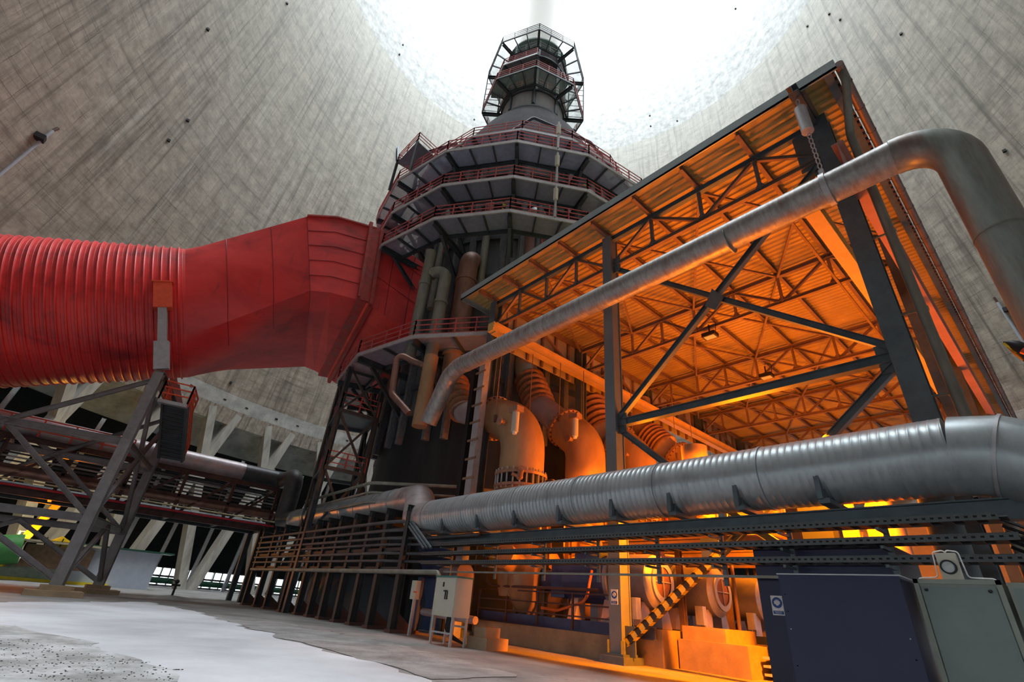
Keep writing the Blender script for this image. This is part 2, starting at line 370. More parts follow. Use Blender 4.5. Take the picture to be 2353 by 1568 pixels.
# ================================================================== the cooling tower around everything
TC = V(-25.4, 28.2, 0)
def rsh(z): return 43.0*math.sqrt(1+((z-101)/118.5)**2)
def ring_mesh(prof, n, mt, name, a0=0, a1=2*PI, smooth=True, usc=52):
    mb = MB(); mb.uv = []; k = len(prof)
    for r, z in prof:
        for j in range(n+1):
            a = a0+(a1-a0)*j/n; mb.v.append(V(TC.x+r*math.cos(a), TC.y+r*math.sin(a), z))
    for i in range(k-1):
        for j in range(n):
            mb.f.append((i*(n+1)+j, (i+1)*(n+1)+j, (i+1)*(n+1)+j+1, i*(n+1)+j+1))
            u0 = usc*(a0+(a1-a0)*j/n); u1 = usc*(a0+(a1-a0)*(j+1)/n)
            s0 = 0; v0 = prof[i][1]; v1 = prof[i+1][1]
            if abs(v1-v0) < .5: v1 = v0+math.hypot(prof[i+1][0]-prof[i][0], v1-v0)
            mb.uv += [(u0, v0), (u0, v1), (u1, v1), (u1, v0)]
    o = mb.build(name, mt, smooth=smooth, kind='structure'); return o
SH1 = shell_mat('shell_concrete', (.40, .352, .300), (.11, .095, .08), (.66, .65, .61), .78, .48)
SH2 = shell_mat('shell_upper_pale', (.47, .47, .46), (.31, .325, .33), (.56, .56, .555), .5, .10)  # shell above the throat: paler and less marked than below
SH3 = shell_mat('ring_beam_smooth', (.46, .47, .46), (.30, .30, .29), (.62, .64, .64), .3, .12)
SH4 = shell_mat('ring_beam_streaked', (.42, .38, .33), (.07, .065, .065), (.5, .5, .48), .95, .05, .35)
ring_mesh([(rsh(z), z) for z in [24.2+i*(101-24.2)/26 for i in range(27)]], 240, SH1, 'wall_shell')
ring_mesh([(rsh(z), z) for z in (101, 106, 112, 118, 124, 130, 138, 146)] + [(48, 146)], 240, SH2, 'wall_upper')
ring_mesh([(rsh(24.2)+.05, 24.26), (rsh(24.2)-.18, 24.25), (rsh(22.4)-.18, 22.4)][::-1] , 240, SH3, 'trim_1')
ring_mesh([(rsh(20.4)-.05, 20.4), (rsh(22.4)-.18, 22.42)], 240, SH4, 'trim_2')
ring_mesh([(rsh(20.4)-.05, 20.4), (52.9, 20.3), (53.0, 20.1), (56.5, 17.6), (57.2, 17.6)][::-1], 120, CONCB, 'trim_3')
ring_mesh([(66, 2.4), (66, 21), (57, 18.2)], 120, VOID, 'wall_outer')
mb = MB(); mb.lathe(TC, [(0.01, 0), (58, 0), (80, 0)], 96)
GR1 = ground_mat('packed_ground', (.17, .165, .16), (.31, .305, .30), (.08, .075, .07), .35, .6)
mb.build('floor', GR1, kind='structure')
ROADM = ground_mat('dusty_road', (.42, .43, .46), (.70, .72, .77), (.3, .3, .3), .16, .2)
def flat(name, px, z, mt, extra=(), th=.008):
    pts = [atz(x, y, z) if not hasattr(x, 'x') else x for x, y in px] + [V(*e) for e in extra]
    cl = densify(pts+[pts[0]], .45)[:-1]; rj = random.Random(len(name)); out = []
    for i, p in enumerate(cl):
        d = math.hypot(p.x, p.y); a = .02*min(d, 14)*(math.sin(i*.9)*.5+rj.uniform(-1, 1)*.6); out.append(V(p.x+a*.6, p.y+a, z))
    mb = MB(); mb.prism(out[::-1], V(0, 0, -1), th)
    return mb.build(name, mt, kind='structure')
# haul road curving past the rack: outer edge points, then the inner edge back
flat('floor_road', [(-60, 1384), (120, 1384), (340, 1384), (470, 1410), (560, 1440), (700, 1482), (860, 1524), (1010, 1566)], .010, ROADM,
     [(-7.0, 4.6, 0), (-5.0, 2.2, 0), (-4.2, -3, 0), (-7.5, -3, 0), (-8.2, .6, 0)])
GR2 = ground_mat('lumpy_verge', (.26, .26, .255), (.68, .70, .72), (.06, .055, .05), .8, .9)
flat('floor_verge', [(-80, 1440), (0, 1433), (120, 1456), (250, 1490), (340, 1526), (410, 1566)], .018, GR2,
     [(-8.0, .9, 0), (-7.6, -3, 0), (-20, -6, 0)])
GR3 = ground_mat('gravel_edge', (.20, .195, .19), (.36, .36, .36), (.07, .06, .055), .9, .8)
flat('floor_gravel', [(468, 1412), (620, 1425), (760, 1452), (900, 1478), (1030, 1508), (1200, 1552), (1010, 1562), (860, 1522), (700, 1480), (560, 1438)], .014, GR3)
# loose lumps on the verge
mb = MB(); rnd = random.Random(3)
for i in range(420):
    px = rnd.uniform(0, 420); py = 1470+px*.18+rnd.uniform(-10, 85) if px < 400 else 1540
    if py > 1566: continue
    p = atz(px, py, .018); r = rnd.uniform(.003, .011)
    mb.box(p+V(0, 0, r*.4), (r*2, r*1.6, r*1.1), V(math.cos(i), math.sin(i), 0), V(-math.sin(i), math.cos(i), 0))
mb.build('rubble', mat('dark_lumps', (.10, .095, .09), .9, 0, .5, 9), kind='stuff', label='dark loose crumbs of ash strewn over the verge in the bottom left corner', cat='rubble')

# drain sockets in the smooth ring beam
for px, py in [(440, 886), (517, 917), (567, 937), (635, 963), (684, 978), (750, 997), (798, 1012)]:
    r = ray(px, py); # intersect the ring beam
    rr = rsh(23)-.18; a = r.x**2+r.y**2; b = -2*(r.x*TC.x+r.y*TC.y); c = TC.x**2+TC.y**2-rr*rr
    t = (-b+math.sqrt(b*b-4*a*c))/(2*a); p = CAM+r*t; n = (V(TC.x, TC.y, p.z)-p).normalized(); s = n.cross(V(0, 0, 1))
    mb = MB(); mb.box(p+n*.02, (.42, .10, .42), s, n, V(0, 0, 1))
    mb.build('drain_socket', BLACK, label='small square black drain opening in the pale ring beam under the shell', cat='drain opening', group='drain openings in the ring beam')

# raking concrete columns, two from every foot
def pol(r, deg, z): a = math.radians(deg); return V(TC.x+r*math.cos(a), TC.y+r*math.sin(a), z)
STEP = 9.47
for k in range(-5, 9):
    f = -166.0 - STEP*k
    for sgn in (1, -1):
        p = pol(54.0, f+.7*sgn, 0); q = pol(52.2, f+6.8*sgn, 21.9)
        mb = MB(); d = (q-p).normalized(); rad = (V(TC.x, TC.y, 0)-V(p.x, p.y, 0)).normalized(); side = d.cross(rad).normalized(); rr = side.cross(d)
        mb.box((p+q)/2, (1.0, 1.35, (q-p).length+.3), side, rr, d)
        ft = MB()
        nm = 'steep' if sgn > 0 else 'strongly raked'
        mb.build('raking_column', CONC, label='%s concrete column under the shell, seen %s' % (nm, 'through the trestle and below the pipe bridge' if k < 1 else 'right of the trestle below the ring beam' if k < 3 else 'behind the scrubber base and pipe rack'), cat='column', group='%s raking columns %d' % (nm, 0 if k < 1 else 1 if k < 3 else 2))
# slim inner posts carrying the louvres
for k in range(-9, 18):
    f = -164.0 - 4.735*k
    p = pol(60, f, 0); q = pol(59, f-1.2, 17.8)
    MB().hbeam(p, q, .45, .45).build('louvre_post', GREYL, label='slim pale steel post behind the raking columns, carrying the louvre wall', cat='post', group='slim posts behind the raking columns')
# window band at the foot of the outer wall
mb = MB()
for k in range(0, 120):
    a = -120.0 - k*1.05
    mb.bar(pol(65.5, a, 0), pol(65.5, a, 2.6), .22 if k % 3 else .9, .15)
for z in (.05, 1.3, 2.45):
    mb.sweep([pol(65.4, -120-k*2.1, z) for k in range(61)], .13 if z > .1 else .2, 4)
mb.build('window_1', BLACK, kind='structure')
mb = MB(); mb.sweep([pol(61.5, -120-k*2, .75) for k in range(62)], .36, 12)
mb.build('green_main', DGRN, smooth=True, label='dark green water main running along the ground at the foot of the columns', cat='pipe')

# ================================================================== scrubber tower
A0 = math.radians(-50.0); SB = V(38*math.sin(A0), 38*math.cos(A0), 0)
def sp(r, k, z, step=22.5, ph=4.0):
    a = A0+math.radians(180+ph+k*step); return V(SB.x+r*math.sin(a), SB.y+r*math.cos(a), z)
scr = thing('scrubber_tower', 'tall dark steel flue gas scrubber tower with ringed walkways in the middle', 'tower', SB)
SB0 = V(SB.x, SB.y, 0)
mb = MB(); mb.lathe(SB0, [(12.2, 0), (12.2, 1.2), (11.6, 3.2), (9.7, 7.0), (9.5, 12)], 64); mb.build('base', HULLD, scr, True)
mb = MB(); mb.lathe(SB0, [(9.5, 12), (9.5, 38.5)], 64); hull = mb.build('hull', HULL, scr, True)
mb = MB()
for z in (14, 18, 22.5, 26.2, 29.8, 33.4, 36.5): mb.lathe(SB0, [(9.5, z-.15), (9.75, z-.15), (9.75, z+.15), (9.5, z+.15)], 64)
mb.build('stiffener_ring', STEEL, hull)
mb = MB()
for k in range(16):
    for dk in (-.18, .18):
        p = sp(9.75, k+dk, 10); q = sp(9.75, k+dk, 38.4); mb.bar(p, q, .28, .45, None)
mb.build('rib', DECK, hull)
mb = MB(); mb.lathe(SB0, [(9.5, 38.5), (8.3, 42.2), (6.2, 47), (3.75, 51.3)], 64); mb.build('cone', CONEM, scr, True)
mb = MB(); mb.lathe(SB0, [(3.75, 51.0), (3.75, 54.0)], 48); mb.build('neck_collar', NECKL, scr, True)
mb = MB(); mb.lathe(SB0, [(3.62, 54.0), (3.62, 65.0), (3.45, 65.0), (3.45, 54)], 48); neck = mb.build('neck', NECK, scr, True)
mb = MB()
for z in (51.1, 54.0, 60.8, 64.6): mb.lathe(SB0, [(3.62, z-.12), (3.95, z-.12), (3.95, z+.12), (3.62, z+.12)], 48)
for k in range(8):
    mb.bar(sp(3.7, k, 51.5, 45, 0), sp(3.7, k, 64.5, 45, 0), .35, .5)
mb.build('neck_band', STEEL, neck)

def railing(mb, P, h=1.1, w=.055, step=1.45, rails=(1.1, .75, .38)):
    for a, b in zip(P[:-1], P[1:]):
        n = max(1, round((b-a).length/step))
        for i in range(n+1):
            p = a.lerp(b, i/n); mb.bar(p, p+V(0, 0, h), w*1.35)
        for r in rails: mb.bar(a+V(0, 0, r*h/1.1), b+V(0, 0, r*h/1.1), w)
def platform(nm, Ro, Ri, z, k0, k1, par, n=16, ph=4.0, bracket=True, rb=9.7, dmat=None, rmat=REDP, fmat=GREYL, nj=2, kick=True):
    st = 360/n
    mb = MB()
    for k in range(k0, k1):
        a, b, c, d = sp(Ro, k, z, st, ph), sp(Ro, k+1, z, st, ph), sp(Ri, k+1, z, st, ph), sp(Ri, k, z, st, ph)
        mb.prism([a, b, c, d], V(0, 0, -1), .06)
    dk = mb.build(nm, dmat or GRATE, par)
    mb = MB()
    for k in range(k0, k1):
        mb.bar(sp(Ro, k, z-.05, st, ph), sp(Ro, k+1, z-.05, st, ph), .1, .26)
    mb.build('edge_channel', fmat, dk)
    mb = MB()
    for k in range(k0, k1):
        mb.hbeam(sp(Ri, k, z-.22, st, ph), sp(Ri, k+1, z-.22, st, ph), .16, .28)
        for j in range(1, nj+2):
            f = j/(nj+1) if nj else 1
            if f < .99: mb.bar(sp(Ro, k, z, st, ph).lerp(sp(Ro, k+1, z, st, ph), f)-V(0, 0, .16), sp(Ri, k, z, st, ph).lerp(sp(Ri, k+1, z, st, ph), f)-V(0, 0, .16), .1, .2)
    for k in range(k0, k1+1):
        mb.hbeam(sp(Ro-.1, k, z-.28, st, ph), sp(rb, k, z-.28, st, ph), .28, .42)
        if bracket: mb.hbeam(sp(Ro-1.2, k, z-.5, st, ph), sp(rb, k, z-3.2, st, ph), .22, .26)
    mb.build('support_beam', STEEL, dk)
    if rmat:
        mb = MB(); railing(mb, [sp(Ro, k, z+.03, st, ph) for k in range(k0, k1+1)])
        if kick:
            for k in range(k0, k1): mb.bar(sp(Ro, k, z+.1, st, ph), sp(Ro, k+1, z+.1, st, ph), .03, .12)
        mb.build('railing', rmat, dk)
        mb = MB(); railing(mb, [sp(Ri, k, z+.03, st, ph) for k in range(k0, k1+1)], rails=(1.1, .55)); mb.build('inner_railing', rmat, dk)
    return dk
platform('walkway', 14.1, 12.3, 24.7, -3, 4, scr)
platform('walkway', 14.0, 12.2, 28.1, -4, 5, scr)
platform('walkway', 14.25, 12.55, 31.6, -5, 6, scr)
platform('walkway', 11.3, 9.8, 36.9, -5, 6, scr)
platform('lower_walkway', 13.7, 11.6, 15.3, 0, 4, scr, nj=1)
platform('crown_walkway', 6.3, 4.3, 54.6, -4, 4, scr, n=8, ph=1.0, bracket=False, rb=3.7, dmat=PALEG, fmat=STEEL, rmat=REDP, nj=2)
platform('crown_walkway', 6.3, 4.3, 62.2, -4, 4, scr, n=8, ph=1.0, bracket=False, rb=3.7, dmat=PALEG, fmat=STEEL, rmat=STEEL, nj=2)
platform('crown_landing', 5.6, 4.2, 58.3, 0, 2, scr, n=8, ph=1.0, bracket=False, rb=3.7, dmat=DECK, fmat=GREYL, nj=1)
# outer cage frames linking the two crown walkways
for k in (2, -2, 3, -3):
    mb = MB(); p0, p1 = sp(6.3, k, 54.6, 45, 1), sp(6.3, k, 62.2, 45, 1)
    mb.bar(p0, p1, .09); mb.bar(sp(4.4, k, 54.6, 45, 1), sp(4.4, k, 62.2, 45, 1), .09)
    for i in range(7): z = 55+i*1.1; mb.bar(sp(6.3, k, z, 45, 1), sp(4.4, k, z, 45, 1), .05)
    mb.build('cage_frame', STEEL, scr)
# lattice of the stair tower under the lower walkway on the duct side
st = thing('stair_lattice', 'dark steel stair lattice with diagonal braces under the red duct, left of the tower base', 'stair tower', atd(835, 1000, 31)-V(0, 0, 0))
mb = MB()
c0 = sp(13.4, 2.3, 0); c1 = sp(13.4, 3.1, 0); c2 = sp(10.8, 2.3, 0); c3 = sp(10.8, 3.1, 0)
for c in (c0, c1, c2, c3): mb.hbeam(c, c+V(0, 0, 15), .3, .3)
mb.build('post', STEEL, st)
mb = MB()
for z in (4, 8, 11.8): 
    for a, b in ((c0, c1), (c0, c2), (c1, c3), (c2, c3)): mb.bar(a+V(0, 0, z), b+V(0, 0, z), .22)
for z0, z1 in ((4, 8), (8, 11.8), (11.8, 15)):
    for a, b in ((c0, c1), (c0, c2), (c2, c3)): mb.bar(a+V(0, 0, z0), b+V(0, 0, z1), .14); mb.bar(b+V(0, 0, z0), a+V(0, 0, z1), .14)
mb.build('brace', STEEL, st)
mb = MB(); mb.prism([c0+V(0, 0, 11.9), c1+V(0, 0, 11.9), c3+V(0, 0, 11.9), c2+V(0, 0, 11.9)], V(0, 0, 1), .08); mb.build('landing', DECK, st)
mb = MB(); railing(mb, [c2+V(0, 0, 12), c0+V(0, 0, 12), c1+V(0, 0, 12), c3+V(0, 0, 12)]); railing(mb, [c2+V(0, 0, 8), c0+V(0, 0, 8), c1+V(0, 0, 8)]); mb.build('railing', REDP, st)
# small crane gantry on the duct side of the upper walkways
gp = sp(13.6, 2.6, 31.7); g2 = thing('jib_gantry', 'small railed jib gantry sticking up at the upper left of the ring walkways', 'gantry', gp)
q0, q1, q2, q3 = sp(14.2, 1.7, 35.2), sp(14.2, 2.3, 35.2), sp(12.2, 2.3, 35.2), sp(12.2, 1.7, 35.2)
MB().prism([q0, q1, q2, q3], V(0, 0, -1), .08).build('deck', DECK, g2)
mb = MB(); railing(mb, [q3, q0, q1, q2]); mb.build('railing', REDP, g2)
for q in (q0, q1, q2, q3): MB().hbeam(q-V(0, 0, 3.5), q, .2, .2).build('post', STEEL, g2)
mb = MB(); mb.hbeam(q1+V(0, 0, .2), q1+(q1-q0)*.3+V(0, 0, 3.0), .25, .25); mb.hbeam(q1+V(0, 0, .1), sp(10.5, 1.6, 38.4), .2, .25); mb.build('jib', STEEL, g2)
# hazard-striped ladders and doors on the hull between walkways
for k, z in ((.15, 25.0), (-1.2, 28.3)):
    MB().bar(sp(11.9, k, z), sp(11.9, k, z+3.0), .35, .06).build('striped_panel', STRIPE, scr)
for k, z0 in ((1.3, 24.8), (-.6, 24.8), (.5, 28.2), (-1.6, 28.2)):
    m_ = MB()
    for dk in (-.06, .06): m_.bar(sp(10.6, k+dk, z0), sp(10.6, k+dk, z0+3.4), .06)
    for i in range(11): m_.bar(sp(10.6, k-.06, z0+.2+i*.3), sp(10.6, k+.06, z0+.2+i*.3), .04)
    m_.build('ladder', REDP, scr)
for k in (-2.5, -1.5, -.5, .5, 1.5, 2.5):
    MB().cyl(sp(10.25, k, 20), sp(10.25, k, 31), .28, 14).build('down_pipe', OLIVE if k > 0 else DPIPE, scr, True)
# plume rising from the neck
PL = bpy.data.materials.new('flue_gas'); PL.use_nodes = True; nt = PL.node_tree; nt.nodes.remove(nt.nodes['Principled BSDF'])
vs = nt.nodes.new('ShaderNodeVolumeScatter'); vs.inputs['Color'].default_value = (.72, .74, .77, 1); vs.inputs['Density'].default_value = .22
vs.inputs['Anisotropy'].default_value = .2
nt.links.new(vs.outputs[0], nt.nodes['Material Output'].inputs['Volume'])
mb = MB(); mb.lathe(SB0, [(.01, 64.2), (3.4, 64.2), (3.6, 90), (3.9, 128), (.01, 128)], 40)
mb.build('flue_gas_plume', PL, smooth=True, label='straight pale column of flue gas rising from the mouth of the scrubber tower', cat='plume', kind='stuff')

# vessels and vertical pipes clinging to the tower
def pipe(name, pts, r, mt, label, cat='pipe', group=None, n=20, rad=0, bands=(), bandmat=None, parent=None):
    P = fillet(pts, rad) if rad else [Vector(p) for p in pts]
    mb = MB(); mb.sweep(P, r, n)
    if not bands:
        return mb.build(name, mt, parent, True, label=label, cat=cat, group=group)
    t = thing(name, label, cat, P[0], group); mb.build('pipe_run', mt, t, True)
    for (a, b, f, rr, wd) in bands:
        d = (Vector(b)-Vector(a)).normalized(); c = Vector(a).lerp(Vector(b), f)
        MB().cyl(c-d*wd/2, c+d*wd/2, rr, n).build('flange', bandmat or mt, t, True)
    return t
def dropped(px, py, d, z1):
    p = atd(px, py, d); return p, V(p.x, p.y, z1)
p, q = dropped(1028, 612, 27, 14.2)
p2 = atd(985, 640, 27.4)
pipe('olive_riser', [p2+V(-.1, .1, .3), p+V(0, 0, 1.0), q], .40, OLIVE, 'grey-green pipe with a tight bend beside the red duct end, the right one of two', rad=.9, bands=[(p, q, .42, .47, .2)], bandmat=OLIVE)
p, q = dropped(985, 610, 27.5, 14.2)
pipe('olive_riser', [p+V(0, 0, 1.2), q], .36, OLIVE, 'straight grey-green pipe against the red duct end, the left one of two', bands=[(p, q, .22, .42, .25)], bandmat=OLIVE)
p, q = dropped(992, 820, 26.2, 9.6)
pipe('lit_downpipe', [p, q], .42, OPIPE, 'thick pipe below the lower walkway, lit orange on its right side')
pts = [atd(1000, 850, 26.5), atd(948, 830, 26.5), atd(914, 812, 26.8), atd(900, 905, 26.6), atd(940, 950, 26)]
pipe('cranked_pipe', pts, .19, RPIPE, 'thin orange-brown cranked pipe hanging below the lower walkway', rad=.5)
pts = [sp(14.3, -.2, 32.9), sp(14.3, -.2, 38.2), sp(12.6, -.6, 38.9), sp(11.0, -2.0, 38.9), sp(12.0, -2.6, 35)]
pipe('vent_line', [sp(10.8, .3, 37.0), sp(10.8, -.2, 39.2), sp(10.4, -1.6, 39.2), sp(11.3, -2.6, 36.5), sp(13.8, -3.3, 33.5)], .13, STEEL, 'thin dark vent line draped over the top walkway', rad=.5)
pipe('vent_hook', [sp(13.6, -3.35, 31.8), sp(13.6, -3.35, 35.4), sp(11.6, -3.2, 35.4)], .12, STEEL, 'thin dark hooked pipe standing above the right end of the upper walkway', rad=.5)
for k, z in ((-.55, 24.7), (-.55, 28.1), (-.55, 31.6)):
    p = sp(14.35, k, z+1.2); t = thing('strip_light', 'pale strip light on a bracket at the %s walkway railing' % {24.7: 'lowest upper', 28.1: 'middle', 31.6: 'highest broad'}[z], 'light', p, 'strip lights on the walkway railings')
    MB().b2(p+V(-.12, -.12, 0), p+V(.12, .12, 1.1)).build('light_body', BEIGE, t); MB().bar(p-V(0, 0, 1.6), p+V(0, 0, 1.4), .12).build('bracket', GREYL, t)
# ================================================================== red flue gas duct
AX = V(.20, .916, .349).normalized(); C2 = V(-37.77, 1.26, 17.69); E1 = AX.cross(V(0, 0, 1)).normalized(); E2 = E1.cross(AX).normalized()
RD = 4.55
duct = thing('flue_gas_duct', 'huge red flue gas duct, ribbed round pipe turning into a boxy bend at the tower', 'duct', V(C2.x, C2.y, 0))
def dring(t, r, n=64): return [C2 + AX*t + E1*(r*math.cos(2*PI*j/n)) + E2*(r*math.sin(2*PI*j/n)) for j in range(n)]
mb = MB(); prof = []
t = 0.0; k = 0
while t > -24:
    prof += [(RD, t), (RD, t-.14), (RD+.015, t-.155), (RD, t-.17), (RD, t-.31), (RD+.10, t-.34), (RD+.115, t-.37), (RD+.10, t-.41)]; t -= .44
n = 72
for r, tt in prof: mb.v += dring(tt, r, n)
for i in range(len(prof)-1):
    for j in range(n): mb.f.append((i*n+j, i*n+(j+1) % n, (i+1)*n+(j+1) % n, (i+1)*n+j))
rib = mb.build('ribbed_duct', REDD, duct, True, autos=30)
def onside(px, py, w):
    nn = V(.968, -.25, 0); q = V(-37.5, 2.3, 0); r = ray(px, py); return CAM + r*(((q.dot(nn)+w)-CAM.dot(nn))/r.dot(nn))
T_ = onside(706, 498, 5.5); N_ = onside(713, 668, 5.5); F_ = onside(700, 843, -5.5); G_ = F_+(T_-N_)
rect = [T_, N_, F_, G_]
# transition from circle to rectangle, with folded facets
def rectpt(a):
    """point on the rectangle at duct angle a (0 = near side, up = 90)"""
    c = [(45, T_), (135, G_), (225, F_), (315, N_), (405, T_)]; a = a % 360
    if a < 45: a += 360
    for (a0, p0), (a1, p1) in zip(c[:-1], c[1:]):
        if a0 <= a <= a1: return p0.lerp(p1, (a-a0)/(a1-a0))
n = 72; near = 1 if E1.x > 0 else -1
def cang(j):
    a = 360*j/n; return a
mb = MB(); rows = []
for s in range(7):
    f = s/6; row = []
    for j in range(n):
        a = cang(j); e = E1*near
        c = C2 + e*(RD*math.cos(math.radians(a))) + E2*(RD*math.sin(math.radians(a)))
        rp = rectpt(a); g = f*f*(3-2*f)*.25+f*.75
        row.append(c.lerp(rp, g))
    rows.append(row)
for r in rows: mb.v += r
for i in range(6):
    for j in range(n): mb.f.append((i*n+j, i*n+(j+1) % n, (i+1)*n+(j+1) % n, (i+1)*n+j))
mb.build('transition_piece', REDD, duct, True, autos=14)
JN = onside(838, 693, 5.5); JT = onside(865, 528, 5.5); JF = onside(748, 865, -5.5); JG = JF+(JT-JN)
EN = onside(945, 770, 5.5); ET = onside(975, 605, 5.5); dv = (EN-JN); EF = JF+dv*1.3; EG = JG+dv*1.3
EN2 = EN+dv*.25; ET2 = ET+dv*.25
def loft(a, b):
    m = MB(); m.v += a+b; m.f += [(i, (i+1) % len(a), len(a)+(i+1) % len(a), len(a)+i) for i in range(len(a))]; return m
K1 = [T_, N_, F_, G_]
mid = [onside(775, 502, 5.5), onside(758, 672, 5.5), None, None]; off = V(.3, 1.4, -.2)
mid[2] = F_.lerp(JF, .45)+V(0, 0, .05); mid[3] = mid[2]+(mid[0]-mid[1])
m1 = loft(K1, mid); m2 = loft(mid, [JT, JN, JF, JG]); m1.add(m2.v, m2.f); m1.build('box_bend', REDD, duct)
loft([JT, JN, JF, JG], [ET2, EN2, EF, EG]).build('tower_inlet', REDD, duct)
# expansion joint frame: two strips with stiffeners
def strip(a, b, u, wd, th, nm, mt):
    m = MB(); cen = sum(a, V(0, 0, 0))/4
    for i in range(4):
        p, q = a[i], a[(i+1) % 4]; m.bar(p+(p-cen).normalized()*th*.5, q+(q-cen).normalized()*th*.5, wd, th, (((p+q)/2)-cen).normalized())
    return m.build(nm, mt, duct)
JA = [JT, JN, JF, JG]; sh = dv.normalized()
REDS = mat('red_joint_paint', (.42, .06, .055), .5, 0, .3, 3, dirt=(.22, .12, .11), dirt_amt=.8)
strip([p-sh*.55 for p in JA], None, None, .22, .35, 'expansion_joint', REDS)
strip([p+sh*.45 for p in JA], None, None, .25, .42, 'expansion_joint', REDS)
strip([p-sh*.05 for p in JA], None, None, .75, .12, 'joint_membrane', REDS)
# seams of the plating: thin standing laps on the near face
mb = MB()
def quadpt(a, b, c, d, u, v): return a.lerp(b, u).lerp(d.lerp(c, u), v)
nrm = V(.968, -.25, 0)
for v in (.2, .4, .6, .8):
    mb.bar(quadpt(T_, mid[0], mid[1], N_, 0, v)+nrm*.02, quadpt(T_, mid[0], mid[1], N_, 1, v)+nrm*.02, .03, .03)
    mb.bar(quadpt(mid[0], JT, JN, mid[1], 0, v)+nrm*.02, quadpt(mid[0], JT, JN, mid[1], .9, v)+nrm*.02, .03, .03)
    if v in (.2, .6): mb.bar(quadpt(JT, ET2, EN2, JN, .1, v)+nrm*.02, quadpt(JT, ET2, EN2, JN, 1, v)+nrm*.02, .03, .03)
SEAM = mat('seam_dark_red', (.16, .02, .025), .5); mb.build('plate_seam', SEAM, duct); mb = MB()
for q in (.33, .66): mb.bar(quadpt(JT, ET2, EN2, JN, q, 0)+nrm*.02, quadpt(JT, ET2, EN2, JN, q, 1)+nrm*.02, .03, .03)
mb.build('plate_seam', SEAM, duct); mb = MB()
for s in (2, 4, 6):
    for j in list(range(n-14, n))+list(range(0, 14)):
        a, b = rows[s][j], rows[s][(j+1) % n]; mb.bar(a+nrm*.015, b+nrm*.015, .03, .02)
mb.build('plate_seam', SEAM, duct)
mb = MB()
for i, (a, b) in enumerate(((T_, mid[0]), (mid[0], JT))): mb.bar(a+V(0, 0, .06), b+V(0, 0, .06), .3, .12)
mb.build('top_capping', REDS, duct)

# ------------------------------------------------------------------ trestle under the duct
LA, LB = V(-33.6, 1.2, 0), V(-41.2, 3.4, 0); uu = (V(-34.86, -4.03, 0)-V(-33.6, 1.21, 0)).normalized()
LC, LD = LA+uu*10.4, LB+uu*10.4
tr = thing('duct_trestle', 'grey-violet steel trestle on four legs carrying the red duct, with a small orange-red railed landing', 'trestle', (LA+LD)/2)
side = (LB-LA).normalized()
for L_, h in ((LA, 11.7), (LB, 11.7), (LC, 10.2), (LD, 10.2)):
    MB().hbeam(L_+V(0, 0, .45), L_+V(0, 0, h), .5, .5, None, side).build('leg', TREST, tr)
    MB().box(L_+V(0, 0, .12), (2.2, 2.2, .24)).box(L_+V(0, 0, .34), (1.2, 1.2, .22)).build('footing', PLINTH, tr)
for a, b in ((LA, LC), (LB, LD), (LA, LB), (LC, LD)):
    for z in (3.5, 7.5):
        MB().hbeam(a+V(0, 0, z), b+V(0, 0, z), .3, .36).build('tie_beam', TREST, tr)
MB().hbeam(LA+V(0, 0, 11.6), LB+V(0, 0, 11.6), .5, .5).build('head_beam', TREST, tr)
MB().hbeam(LC+V(0, 0, 10.1), LD+V(0, 0, 10.1), .5, .5).build('head_beam', TREST, tr)
for a, b in ((LA, LC), (LB, LD), (LA, LB), (LC, LD)):
    md = (a+b)/2
    for e in (a, b):
        for p, q in ((e+V(0, 0, .6), md+V(0, 0, 3.5)), (e+V(0, 0, 3.5), md+V(0, 0, 7.5)), (e+V(0, 0, 11.3 if e in (LA, LB) else 10), md+V(0, 0, 7.5))):
            MB().hbeam(p, q, .2, .24).build('brace', TREST, tr)
for sd, L_ in ((1, LA), (-1, LB)):
    c = C2 + AX*(-1.15) + E1*near*sd*(RD+.02)
    bx = c - E2*1.05
    MB().box(bx+E1*near*sd*.08, (.55, .95, 1.75), E1*near, AX, E2).box(bx+E1*near*sd*.08+E2*.9, (.62, 1.1, .08), E1*near, AX, E2).build('saddle_bracket', ORRED, duct)
    bot = V(L_.x, L_.y, 11.9); top = bx-E2*.85+E1*near*sd*.1
    m2 = MB(); m2.hbeam(bot+V(0, 0, .1), top, .45, .45, .07, side); m2.bar(bot+V(0, 0, .05), bot.lerp(top, .45), .75, .62, side); m2.build('swing_post', GREYL, tr)
# landing with railing and stair
P0 = LA+V(-.5, .5, 10.4); du = -uu
pl = [P0, P0+du*1.5, P0+side*2.4+du*1.5, P0+side*2.4]
mb = MB(); mb.prism(pl, V(0, 0, -1), .2); lan = mb.build('landing', GREYL, tr)
mb = MB(); railing(mb, [pl[3], pl[0], pl[1], pl[2]], 1.15, .07, 1.1); mb.build('railing', ORRED, lan)
s0 = pl[0]+du*.25+side*.4+V(0, 0, -.1); s1 = s0+du*.5+V(0, 0, -2.7)+side*2.4
mb = MB(); wdt = du*1.25
for o_ in (V(0, 0, 0), wdt): mb.bar(s0+o_, s1+o_, .12, .32)
for i in range(14):
    c = s0.lerp(s1, (i+.5)/14); mb.prism([c-side*.14, c+side*.14, c+side*.14+wdt, c-side*.14+wdt], V(0, 0, -1), .05)
mb.prism([s0, s1, s1+wdt, s0+wdt], V(0, 0, -1), .02)
stair = mb.build('stair_flight', STEEL, tr)
mb = MB()
for o_ in (V(0, 0, 0), wdt):
    for i in range(7): c = s0.lerp(s1, i/6)+o_; mb.bar(c, c+V(0, 0, 1.1), .06)
    for h in (.4, .75, 1.1): mb.bar(s0+o_+V(0, 0, h), s1+o_+V(0, 0, h), .06)
mb.build('railing', ORRED, stair)

